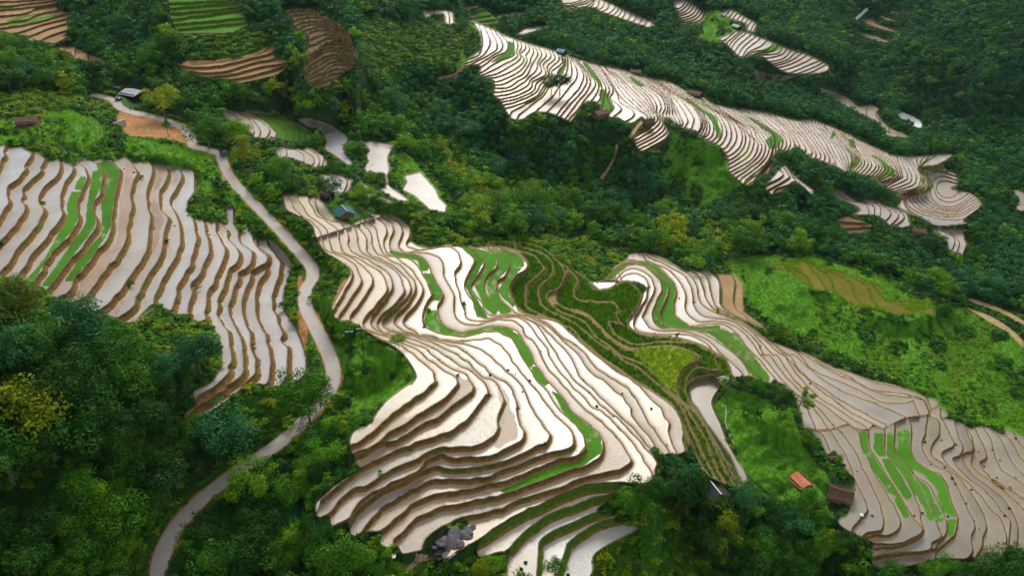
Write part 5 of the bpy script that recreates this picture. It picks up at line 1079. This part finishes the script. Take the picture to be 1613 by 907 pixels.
add_scatter(inF & (mask[..., 3] < .9) & (ris > .6) & (rt > .1) & (DEPTH < 330) & (vnoise(22, 61) > .32), 2., .6, .2, .5, [1, 4, 0], False)
add_scatter(inF & (kind == 8) & ((bund > .3) | (vnoise(20, 62) > .2)), 2.2, .55, .4, .9, [0, 3, 2], False)
add_scatter(inF & (kind == 6) & (ris > .4), 1.5, .7, .5, 1., [0, 1], False)
add_scatter(inF & (mask[..., 3] > .9) & (ris > .5) & (DEPTH < 260), 2.5, .5, .25, .55, [0, 1, 4], False)
add_scatter(inF & (kind == 9), 3., .5, .35, .7, [3, 2, 0, 3], False)
print('tufts', len(pt)); instancer('grass', tf, pt, sc_, vr, 'tall bright grass on the open slopes')
cn = [tuft_mesh(20 + i, MF[c], 16, 1., .07, .6) for i, c in enumerate(['mid green', 'bright green', 'mid green'])]
pt, sc_, vr = [], [], []
add_scatter(inF & (kind == 4) & (ris < .5) & (bund < .4), 4.5, .48, .7, 1.25, [0, 1, 2, 1], False, .8)
print('corn', len(pt)); instancer('maize', cn, pt, sc_, vr, 'rows of dark green maize on the slope between the terraced spurs')
# individual bushes standing on the terrace banks
for k, (u, v, h, lb) in enumerate([(224,282,1.9,'dark bush on the bank near the top of the left terraces'),(67,322,2.2,'leafy bush on the third bank of the left terraces'),(206,452,2.4,'round bush low on the left terraces'),(312,458,2.2,'narrow bush on a bank in the middle of the left terraces'),(263,384,2.2,'bright bush on the bank beneath the muddy left strips'),(400,552,1.8,'low weedy bush on a bank at the lower left terraces'),(3,388,2.,'bush at the left photo edge on a terrace bank'),
 (732,484,2.6,'bush with reflection on the bank between two wide central paddies'),(675,490,2.,'upper bush beside the green strip of the central terraces'),(670,515,1.6,'lower bush beside the green strip of the central terraces'),(1131,492,2.6,'bush on the upper right spur beside the dry plots'),(1067,530,1.9,'tiny bush on the lower bank of the right spur'),(722,592,1.3,'tuft on a bank in the pale central paddies'),(858,700,1.2,'small green clump on a bank at the middle terraces'),(600,745,1.4,'grassy clump where two lower central banks join')]):
    o = meshobj('bush', sh[(k * 2) % 7]); x, y, z = at(u, v); o.location = (x, y, z - .1); o.scale = (h * 1.0, h * 1.0, h); o.rotation_euler = (0, 0, k); tag(o, lb, 'bush', 'bushes on the terrace banks')
# ------------------------------------------------------------------ buildings and small things
M_TEAL = stripes('teal_sheet_roof', (.004, .085, .10), (.008, .12, .135), 6., 'X', .7, .2, .2); M_PINK = simple('pink_ridge_cap', (.42, .12, .11), .6)
M_GREYR = stripes('grey_fibre_roof', (.36, .36, .37), (.50, .50, .51), 5., 'X', .7, .4, .3); M_RUST = stripes('rust_red_roof', (.42, .12, .045), (.62, .24, .11), 4., 'X', .8, .3, .6)
M_THATCH = stripes('old_thatch', (.055, .035, .022), (.13, .08, .045), 3., 'X', .95, .1, 4.); M_BLACKR = stripes('black_roof', (.018, .018, .022), (.04, .04, .05), 4., 'X', .8, .3, .4)
M_BROWNR = stripes('brown_roof', (.13, .07, .045), (.22, .12, .08), 4., 'X', .9, .2, 1.5); M_BLUER = stripes('blue_sheet_roof', (.12, .22, .38), (.22, .34, .5), 6., 'X', .5, .4, .2)
M_WOOD = stripes('wooden_boards', (.10, .07, .045), (.19, .13, .08), 5., 'Z', .9, .2, 1.5); M_DARK = simple('dark_opening', (.012, .011, .01), .9, .2); M_TIN = simple('tin_sheet', (.42, .44, .46), .5, .2, 1.5)
M_CONC = simple('concrete', (.33, .32, .30), .85, .2, 2.); M_CABL = simple('truck_blue_paint', (.02, .035, .07), .35, .2, 2., spec=.5); M_TYRE = simple('rubber', (.015, .015, .015), .8, .2); M_GLASS = simple('windscreen', (.10, .13, .15), .1, .1, spec=.8)
M_WHITE = simple('white_plastic', (.75, .76, .78), .5, .1); M_BLUE = simple('blue_paint', (.03, .07, .24), .35, .2); M_RED = simple('red_cloth', (.45, .03, .03), .8, .2); M_BLACK = simple('black_plastic', (.02, .02, .024), .5, .2)
def box_vf(c, s, rz=0., bev=0.):
    x, y, z = s[0] / 2, s[1] / 2, s[2] / 2; V = [(a * x, b * y, d * z) for d in (-1, 1) for b in (-1, 1) for a in (-1, 1)]
    cr, sr = math.cos(rz), math.sin(rz); V = [(c[0] + a * cr - b * sr, c[1] + a * sr + b * cr, c[2] + d) for a, b, d in V]
    return V, [(0, 2, 3, 1), (4, 5, 7, 6), (0, 1, 5, 4), (2, 6, 7, 3), (0, 4, 6, 2), (1, 3, 7, 5)]
def part(name, vfs, mat, parent=None, bevel=0.):
    V, Fq = join(vfs); me = np_mesh(name, V, Fq, [mat], smooth=False); o = meshobj(name, me, parent)
    if bevel: md = o.modifiers.new('edge', 'BEVEL'); md.width = bevel; md.segments = 2
    return o
def roof_plane(L, w0, z0, w1, z1, sag=.0, th=.09, seed=0, nx=9, ny=4):
    """one slope of a gable roof, uneven like sheets on light rafters; y from w0 (ridge) to w1 (eave)"""
    r = random.Random(seed); V = []; Fq = []
    for lay in (0, -th):
        for j in range(ny + 1):
            for i in range(nx + 1):
                t = j / ny; x = -L / 2 + L * i / nx
                V.append((x, w0 + (w1 - w0) * t + (r.uniform(-.06, .06) if j == ny and sag else 0), z0 + (z1 - z0) * t - sag * math.sin(math.pi * i / nx) * (1 - .3 * t) - sag * .8 * math.sin(math.pi * t) + lay + (r.uniform(-.04, .04) if sag else 0)))
    n = (nx + 1) * (ny + 1)
    for j in range(ny):
        for i in range(nx):
            a = j * (nx + 1) + i; Fq += [(a, a + 1, a + nx + 2, a + nx + 1), (n + a, n + a + nx + 1, n + a + nx + 2, n + a + 1)]
    for i in range(nx): a = ny * (nx + 1) + i; Fq.append((a, a + 1, n + a + 1, n + a))
    for j in range(ny):
        for q in (0, nx): a = j * (nx + 1) + q; Fq.append((a, a + nx + 1, n + a + nx + 1, n + a))
    return V, Fq
def hut(name, label, cat, u, v, L, W, hw, rise, rz, mroof, mwall=None, stilt=0., over=.5, sag=0., cap=None, hip=False, dz=0., seed=0):
    o = empty(name, tuple(np.array(at(u, v)) + (0, 0, dz)), rz); tag(o, label, cat); mwall = mwall or M_WOOD; b = stilt
    if stilt:
        for x in (-L / 2 + .2, 0, L / 2 - .2):
            for y in (-W / 2 + .2, W / 2 - .2): part('post', [box_vf((x, y, b / 2 - .5), (.18, .18, b + 1.2))], M_WOOD, o)
        part('floor', [box_vf((0, 0, b), (L, W, .14))], M_WOOD, o)
    # walls: four boarded sides with a gable each end
    wall = [box_vf((0, -W / 2 + .06, b + hw / 2), (L - .1, .1, hw + (0 if stilt else .8))), box_vf((0, W / 2 - .06, b + hw / 2), (L - .1, .1, hw + (0 if stilt else .8)))]
    for sx in (-1, 1):
        x = sx * (L / 2 - .08); V = [(x - .05, -W / 2 + .06, b - (0 if stilt else .4)), (x - .05, W / 2 - .06, b - (0 if stilt else .4)), (x - .05, W / 2 - .06, b + hw), (x - .05, 0, b + hw + rise - .12), (x - .05, -W / 2 + .06, b + hw)]
        V += [(a + .1, c, d) for a, c, d in V]; wall.append((V, [(0, 1, 2, 4), (2, 3, 4, 4)[:3] + (4,), (5, 9, 7, 6), (0, 5, 6, 1), (1, 6, 7, 2), (2, 7, 8, 3), (3, 8, 9, 4), (4, 9, 5, 0)]))
        wall[-1] = (V, [(0, 1, 2, 4), (5, 9, 7, 6), (4, 2, 3, 3), (9, 8, 8, 7), (0, 5, 6, 1), (1, 6, 7, 2), (2, 7, 8, 3), (3, 8, 9, 4), (4, 9, 5, 0)])
    V, Fq = join(wall); me = bpy.data.meshes.new('wall'); me.from_pydata([tuple(map(float, p)) for p in V], [], [tuple(dict.fromkeys(f)) for f in Fq]); me.materials.append(mwall); meshobj('wall', me, o)
    part('door', [box_vf((L * .18, -W / 2 - .012, b + .85), (.8, .05, 1.7))], M_DARK, o); part('window', [box_vf((-L * .2, -W / 2 - .012, b + hw * .6), (.7, .05, .6))], M_DARK, o)
    e = W / 2 + over; zr = b + hw + rise; ze = b + hw - rise * over / (W / 2) + .06
    rf = part('roof', [roof_plane(L + over, 0, zr, -e, ze, sag, .1, seed), roof_plane(L + over, 0, zr - .004, e, ze, sag, .1, seed + 1)], mroof, o)
    if cap: part('ridge_cap', [box_vf((0, 0, zr + .05 - sag * .5), (L + over + .1, .35, .07))], cap, rf)
    return o
# rotation: the ridge runs along local x
hut('stilt_hut', 'teal-roofed wooden hut on stilts above the central paddies', 'hut', 544, 343, 6.2, 5.6, 1.5, 1.5, math.radians(-62), M_TEAL, None, 1.1, .75, 0, M_PINK)
hut('old_hut', 'small brown-roofed hut half hidden behind the teal-roofed hut', 'hut', 516, 312, 4.5, 4, 1.8, 1.3, math.radians(-40), M_BROWNR, M_DARK, 0, .5, .12)
hut('roadside_house', 'pale grey-roofed house with dark walls beside the upper road', 'house', 213, 154, 10.5, 8.5, 2.7, 1.2, math.radians(-28), M_GREYR, M_DARK, 0, .8, .1, None)
hut('teal_shed', 'tiny pale teal shed roof left of the grey-roofed house', 'shed', 186, 144, 4.5, 3., 1.8, .5, math.radians(-20), M_TEAL, M_WOOD, 0, .3, 0)
hut('tin_shed', 'low whitish tin shed at the roadside in front of the grey-roofed house', 'shed', 187, 158, 2.4, 2.0, 1.1, .25, math.radians(-15), M_TIN, M_WOOD, 0, .2, 0)
hut('rusty_roof_shed', 'shed with rust-red corrugated roof on the green meadow', 'shed', 1260, 762, 5.6, 4.6, 1.5, .7, math.radians(-66), M_RUST, M_WOOD, 0, .4, .16)
hut('thatched_hut', 'ragged dark thatched hut beside the lower right paddies', 'hut', 1322, 785, 6.4, 5.6, 1.9, 1.5, math.radians(-25), M_THATCH, M_WOOD, .4, .6, .35, None)
hut('black_roof_hut', 'black-roofed hut among trees below the muddy pond', 'hut', 1123, 778, 6.2, 5.6, 1.7, 1.5, math.radians(-70), M_BLACKR, M_WOOD, 0, .6, .08, M_TIN)
hut('tiny_brown_shed', 'tiny brown shed beside the small tree above the thatched hut', 'shed', 1311, 724, 2.0, 1.5, .8, .4, math.radians(10), M_BROWNR, M_WOOD, 0, .2, 0)
hut('brown_hillside_hut', 'wide low brown-thatched hut among banana plants at the far left', 'hut', 46, 196, 7.5, 6., 1.6, 1.5, math.radians(12), M_BROWNR, M_WOOD, 0, .6, .15)
hut('blue_roof_hut', 'small blue-roofed hut on the crest of the far ridge', 'hut', 884, 86, 6, 5, 2., 1.6, math.radians(-35), M_BLUER, M_DARK, 0, .5, 0)
hut('ridge_hut', 'brown-roofed hut with a blue patch below the far ridge green strip', 'hut', 946, 184, 9, 6, 2.2, 1.8, math.radians(35), M_BROWNR, M_WOOD, 0, .6, .1)
hut('crest_hut', 'reddish-brown hut on the crest in the middle of the far ridge', 'hut', 1001, 117, 8, 6, 1.8, 1.6, math.radians(-20), M_BROWNR, M_WOOD, 0, .6, .1)
hut('ridge_edge_hut', 'brown gabled hut on the upper edge of the far ridge, right of its middle', 'hut', 1095, 152, 9.5, 7, 2., 2.2, math.radians(-40), M_BROWNR, M_DARK, 0, .6, .05)
hut('distant_hut', 'tiny pale-roofed hut above the distant brown and white terraces', 'hut', 1160, 46, 8, 5, 2.2, 1.6, math.radians(-60), M_GREYR, M_DARK, 0, .5, 0)
hut('bowl_hut', 'brown hut under the bowl-shaped terraces at the right', 'hut', 1446, 368, 7.5, 6., 2., 1.8, math.radians(-15), M_BROWNR, M_WOOD, 0, .6, .1)
hut('round_hay_hut', 'dark grey thatched hut on the far ridge beside a footpath', 'hut', 1021, 196, 6, 5.5, 1.6, 1.8, math.radians(20), M_THATCH, M_WOOD, 0, .5, .2)
# ---- truck on the road
def truck():
    o = empty('dump_truck', at(352, 245), math.radians(-58)); tag(o, 'dark blue dump truck parked at the top of the road', 'truck')
    part('chassis', [box_vf((0, 0, .7), (5.2, 1.7, .3))], M_BLACK, o, .05)
    cab = part('cab', [box_vf((1.75, 0, 1.3), (1.5, 1.9, 1.0)), box_vf((1.55, 0, 2.05), (1.1, 1.7, .55))], M_CABL, o, .12)
    part('windscreen', [box_vf((2.13, 0, 2.05), (.05, 1.45, .42)), box_vf((2.52, 0, 1.45), (.05, 1.3, .25))], M_GLASS, cab)
    bed = [box_vf((-.85, 0, 1.0), (3.3, 2., .12)), box_vf((-.85, -.96, 1.45), (3.3, .08, .9)), box_vf((-.85, .96, 1.45), (3.3, .08, .9)), box_vf((.76, 0, 1.45), (.08, 1.84, .9)), box_vf((-2.46, 0, 1.4), (.08, 1.84, .8))]
    part('cargo_bed', bed, M_BLACK, o, .02)
    for x in (1.75, -1.3):
        for y in (-.85, .85): V, Fq = tube([(x, y - .16, .5), (x, y - .15, .5), (x, y + .15, .5), (x, y + .16, .5)], [.3, .5, .5, .3], 16); part('wheel', [(V, Fq)], M_TYRE, o)
    for y in (-.65, .65): part('headlight', [box_vf((2.53, y, 1.15), (.06, .25, .18))], M_WHITE, cab)
    x, y, z = at(352, 245); s = empty('red_sack', (x - .45, y + .9, z + 1.07)); s.name = 'cargo_sack'; tag(s, 'red sack lying in the truck bed behind the cab', 'sack'); r_ = rock_mesh(3, .5, M_RED); c = meshobj('sack_cloth', r_, s)
def rock_mesh(seed, s, mat, flat=.7):
    bm = bmesh.new(); bmesh.ops.create_icosphere(bm, subdivisions=3, radius=s); r = random.Random(seed); ph = [r.uniform(0, 6) for _ in range(6)]
    for v in bm.verts:
        k = 1 + .22 * math.sin(v.co.x * 3 / s + ph[0]) * math.sin(v.co.y * 2.4 / s + ph[1]) + .16 * math.sin(v.co.z * 4 / s + ph[2]) + r.uniform(-.03, .03); v.co *= k * (1 + .05 * math.sin(v.co.x * 9 / s + ph[3]) * math.sin(v.co.z * 8 / s + ph[4])); v.co.z *= flat
    me = bpy.data.meshes.new('rock'); bm.to_mesh(me); bm.free(); me.polygons.foreach_set('use_smooth', [True] * len(me.polygons)); me.materials.append(mat); return me
truck()
# ---- motorcycles
def motorbike(u, v, rz, paint, label):
    o = empty('motorcycle', at(u, v), rz); tag(o, label, 'motorcycle', 'motorcycles on the footpath')
    for x in (-.62, .62):
        pts = [(x + .29 * math.cos(a), 0, .30 + .29 * math.sin(a)) for a in np.linspace(0, 6.283, 19)]; V, Fq = tube(pts, [.055] * 19, 6); w = part('wheel', [(V, Fq)], M_TYRE, o)
        part('rim', [tube([(x, -.05, .3), (x, .05, .3)], [.16, .16], 10)], M_TIN, w)
    part('frame', [tube([(.62, 0, .3), (.5, 0, .62), (.36, 0, .98)], [.035, .035, .03]), tube([(-.62, 0, .3), (-.1, 0, .36), (.3, 0, .6)], [.05, .09, .05])], M_TIN, o)
    part('engine', [box_vf((.02, 0, .38), (.36, .26, .28))], M_BLACK, o, .05)
    part('fairing', [tube([(.52, 0, .82), (.38, 0, .7), (.28, 0, .45)], [.1, .17, .1], 8), tube([(-.8, 0, .66), (-.5, 0, .66), (-.15, 0, .58)], [.05, .13, .1], 8)], paint, o)
    part('seat', [tube([(-.62, 0, .78), (-.3, 0, .8), (.08, 0, .72)], [.09, .13, .08], 8)], M_BLACK, o)
    part('handlebar', [tube([(.3, -.33, 1.0), (.38, -.1, .98), (.38, .1, .98), (.3, .33, 1.0)], [.02] * 4)], M_BLACK, o)
    part('headlight', [tube([(.44, 0, .93), (.54, 0, .92)], [.08, .07], 8)], M_WHITE, o)
motorbike(656, 888, math.radians(20), M_BLUE, 'blue and white motorcycle, the upper of two on the footpath below the rock'); motorbike(632, 899, math.radians(15), M_BLACK, 'dark motorcycle, the lower of two on the grass below the rock')
# ---- utility poles with a cross-arm
for k, (u, v, lb) in enumerate([(555, 563, 'left dark wooden utility pole beside the central terraces'), (573, 559, 'right dark wooden utility pole beside the central terraces')]):
    o = empty('utility_pole', at(u, v)); tag(o, lb, 'utility pole', 'pair of utility poles'); part('pole', [tube([(0, 0, -.5), (0, 0, 4), (0, 0, 9.2)], [.17, .15, .11], 10)], M_BLACK, o)
    part('cross_arm', [box_vf((0, 0, 8.9), (2.2 if k == 0 else 2.6, .14, .14), .1)], M_TIN, o)
    for x in (-.9, 0, .9): part('insulator', [tube([(x, 0, 8.97), (x, 0, 9.2)], [.06, .04], 6)], M_WHITE, o)
# ---- rock outcrop with a spill of water at the bottom of the spur
M_ROCK = simple('dark_wet_rock', (.013, .011, .012), .8, .8, 1.4, bump=1., spec=.15)
M_SLAB = stripes('cracked_wet_slab', (.03, .027, .03), (.10, .09, .10), 1.3, 'DIAGONAL', .6, .3, 9.)
def outcrop():
    o = empty('rock_outcrop', at(708, 862)); tag(o, 'large dark wet rock outcrop below the lowest central paddy', 'rock'); bx, by, bz = o.location
    rr = random.Random(8)
    for k, (u, v, s) in enumerate([(704, 850, 2.2), (716, 845, 1.9), (692, 856, 1.7), (728, 842, 1.5), (698, 866, 1.6), (711, 860, 2.0), (720, 854, 1.5), (688, 866, 1.1), (735, 836, 1.1), (705, 872, 1.2), (682, 860, .9), (742, 832, .8)]):
        x, y, z = at(u, v); c = meshobj('boulder', rock_mesh(k, s, M_SLAB, .34), o); c.location = (x - bx, y - by, z - bz + .05); c.rotation_euler = (rr.uniform(-.3, .3), rr.uniform(-.3, .3), rr.uniform(0, 6)); c.scale = (1.5, .9, 1)
outcrop()
# ---- planks, debris, bag, bins, wall, tarpaulin
o = empty('plank_pile', at(662, 875)); tag(o, 'grey planks leaning at the lip of the lowest central paddy', 'planks', None)
for k in range(7): part('plank', [box_vf((k * .55 - 1.5, .1 * (k % 3), .5), (.28, .08, 1.6), .3 * k)], M_TIN if k % 2 else M_WOOD, o).rotation_euler = (.5, .2 * (k % 3), 0)
o = empty('debris_pile', at(616, 875)); tag(o, 'small heap of white and brown rubbish left of the motorcycles', 'debris')
for k in range(6): c = meshobj('rubbish', rock_mesh(30 + k, .45 + .1 * (k % 3), (M_WHITE, M_WOOD, M_RUST)[k % 3], .4), o); c.location = (math.cos(k * 2.1) * .7, math.sin(k * 1.7) * .5, .2)
o = meshobj('white_sack', rock_mesh(41, .5, M_WHITE, .8)); o.location = tuple(np.array(at(1357, 812)) + (0, 0, .3)); tag(o, 'white sack on the paddy bank in front of the thatched hut', 'sack')
M_NET = simple('green_netting', (.03, .20, .11), .8, .2)
def net(pts, label):
    V = []; Fq = []; W = [at(u, v) for u, v in pts]; b = W[0]
    o = empty('net_fence', b); tag(o, label, 'fence')
    for x, y, z in W: V += [(x - b[0], y - b[1], z - b[2]), (x - b[0], y - b[1], z - b[2] + .9)]
    for k in range(len(W) - 1): Fq.append((2 * k, 2 * k + 2, 2 * k + 3, 2 * k + 1))
    n = len(V); V += [(x, y + .03, z) for x, y, z in V]; Fq += [(a + n, d + n, c + n, e + n) for a, e, c, d in [(f[0], f[1], f[2], f[3]) for f in Fq]]
    part('netting', [(V, Fq)], M_NET, o)
    for x, y, z in W[::2]: part('post', [tube([(x - b[0], y - b[1], z - b[2] - .2), (x - b[0], y - b[1], z - b[2] + 1.1)], [.04, .035], 5)], M_WOOD, o)
net([tuple(P('t %d,%d' % q)[0]) for q in ((385, 272), (430, 284), (490, 298), (550, 308), (600, 304), (640, 292), (652, 262))], 'green net fence round the lower end of the bright seedling field')
net([tuple(P('t %d,%d' % q)[0]) for q in ((225, 105), (290, 107), (335, 110))], 'green net fence behind the top left of the seedling field'); net([tuple(P('t %d,%d' % q)[0]) for q in ((375, 128), (410, 124), (440, 124))], 'short green net fence behind the middle of the seedling field')
o = empty('retaining_wall', at(190, 200), math.radians(60)); tag(o, 'dark cut retaining wall at the left of the earth cutting', 'wall'); part('wall_face', [box_vf((0, 0, 1.2), (6, .5, 2.6))], M_CONC, o, .08); part('coping', [box_vf((0, 0, 2.55), (6.2, .7, .14))], M_CONC, o)
def drain():
    W = [at(u, v) for u, v in ((1142, 640), (1144, 652), (1142, 665), (1146, 678), (1151, 690), (1156, 700))]; b = W[0]; o = empty('water_pipe', b); tag(o, 'thin pale pipe snaking down the meadow beside the pond', 'pipe')
    part('pipe_run', [tube([(x - b[0], y - b[1], z - b[2] + .25) for x, y, z in W], [.13] * 6, 6)], M_CONC, o)
drain()
o = empty('overflow_sheet', at(1139, 597), .4); tag(o, 'pale grey sheet lining the spillway above the muddy pond', 'tarpaulin')
V = [(x * .45 - 1.6 + .3 * math.sin(y), y * .5 - 1., .25 + .15 * math.sin(x * 1.3) * math.cos(y) + .1 * y) for y in range(5) for x in range(8)]; Fq = [(y * 8 + x, y * 8 + x + 1, y * 8 + x + 9, y * 8 + x + 8) for y in range(4) for x in range(7)]; V2 = V + [(a, b, c - .03) for a, b, c in V]; Fq2 = Fq + [(40 + a, 40 + d, 40 + c, 40 + b) for a, b, c, d in Fq]
part('sheet', [(V2, Fq2)], M_CONC, o)
# ---- person bent over at the lowest right paddy
def person(u, v, label):
    o0 = at(u, v); bm = bmesh.new(); J = {'pel': (0, 0, .82), 'wa': (.10, 0, 1.0), 'ch': (.30, 0, 1.16), 'ne': (.44, 0, 1.25), 'hd': (.53, 0, 1.33), 'hl': (0, .1, .8), 'kl': (.06, .13, .45), 'al': (0, .14, .08), 'fl': (.16, .14, .04), 'hr': (0, -.1, .8), 'kr': (.12, -.13, .45), 'ar': (.02, -.15, .08), 'fr': (.18, -.15, .04), 'sl': (.36, .18, 1.16), 'el': (.42, .22, .88), 'wl': (.52, .17, .66), 'ml': (.56, .15, .58), 'sr': (.36, -.18, 1.16), 'er': (.44, -.22, .88), 'wr': (.54, -.15, .68), 'mr': (.58, -.13, .6)}
    E = 'pel-wa wa-ch ch-ne ne-hd pel-hl hl-kl kl-al al-fl pel-hr hr-kr kr-ar ar-fr ch-sl sl-el el-wl wl-ml ch-sr sr-er er-wr wr-mr'; R_ = {'pel': .15, 'wa': .13, 'ch': .16, 'ne': .06, 'hd': .10, 'hl': .1, 'hr': .1, 'kl': .065, 'kr': .065, 'al': .045, 'ar': .045, 'fl': .045, 'fr': .045, 'sl': .065, 'sr': .065, 'el': .045, 'er': .045, 'wl': .035, 'wr': .035, 'ml': .035, 'mr': .035}
    me = bpy.data.meshes.new('person'); ks = list(J); me.from_pydata([J[k] for k in ks], [(ks.index(e.split('-')[0]), ks.index(e.split('-')[1])) for e in E.split()], []); bm.free()
    o = bpy.data.objects.new('person', me); COL.objects.link(o); o.location = (o0[0], o0[1], o0[2] - .02); o.rotation_euler = (0, 0, 2.4); me.materials.append(simple('work_clothes', (.52, .26, .19), .85, .2)); o.modifiers.new('skin', 'SKIN')
    for i, k in enumerate(ks): me.skin_vertices[0].data[i].radius = (R_[k], R_[k])
    me.skin_vertices[0].data[0].use_root = True; o.modifiers.new('smooth', 'SUBSURF').levels = 1; tag(o, label, 'person')
    V, Fq = tube([(.50, 0, 1.38), (.53, 0, 1.40), (.55, 0, 1.50), (.56, 0, 1.52)], [.24, .22, .06, .01], 12); h = part('hat', [(V, Fq)], M_BLACK, o)
person(1456, 882, 'person in pinkish clothes bending over the lowest right paddy')
# ---- boulders and clods on the banks
ROCKS = [(800,583),(812,589),(834,600),(950,642),(966,655),(1070,470),(1094,476),(1091,513),(1036,442),(1062,447),(1275,540),(1198,545),(1276,604),(1330,592),(1412,608),(1457,696),(1483,693),(1506,700),(1466,731),(1488,736),(1333,753),(1350,742),(1330,732),(1500,753),(1505,762),(1440,812),(1453,808),(1493,813),(1363,789),(1374,812),(1522,793),(1535,820),(1542,833),(1530,771),(1570,752),(1550,735),(1555,777),(1590,800),(1583,812),(1541,711),(1563,708),(1575,725),(1600,690),(1535,720),(1600,752),(823,617),(772,590),(828,886),(800,868),(895,905),(821,896),(1050,701),(1058,750),(980,620),(1026,644),(852,553),(940,640),(535,252),(545,262),(540,268),(586,260),(196,266),(211,272),(275,356),(243,360),(330,370),(338,371),(284,290),(296,340)]
gr = {}
for k, (u, v) in enumerate(ROCKS):
    s = .18 + .26 * random.Random(k).random(); 
    if v > 860 or (u, v) == (895, 905): s = .42
    o = meshobj('boulder', rock_mesh(60 + k, s, M_ROCK, .75)); x, y, z = at(u, v); o.location = (x, y, z + s * .25)
    reg = ('on the upper road ponds' if v < 300 and u > 400 else 'on the left terraces' if u < 450 else 'among the central terraces' if u < 1000 else 'on the upper right spur' if v < 640 else 'on the lower right terraces'); gr.setdefault(reg, []).append((u, v, o))
for reg, L in gr.items():
    L.sort(key=lambda t: t[0])
    for k, (u, v, o) in enumerate(L): tag(o, 'small dark boulder ' + reg + ', %s from the left' % (ORD[k] if k < 12 else ('last' if k == len(L) - 1 else 'number %d' % (k + 1))), 'boulder', 'boulders ' + reg)
# ---- haze
def haze(dens):
    X0, X1, Y0, Y1, Z0, Z1 = -6200, 6200, -6200, 6600, -260, 420
    me = bpy.data.meshes.new('haze'); V, Fq = box_vf(((X0 + X1) / 2, (Y0 + Y1) / 2, (Z0 + Z1) / 2), (X1 - X0, Y1 - Y0, Z1 - Z0)); me.from_pydata(V, [], Fq)
    m, nt, out, N = nodes('thin_air_haze'); pv = N('VolumePrincipled', {'Color': (.45, .80, .95, 1), 'Density': dens, 'Anisotropy': .2}); nt.links.new(pv.outputs[0], out.inputs['Volume']); me.materials.append(m)
    o = meshobj('haze', me); o['kind'] = 'stuff'
if HAZE > 0: haze(HAZE)
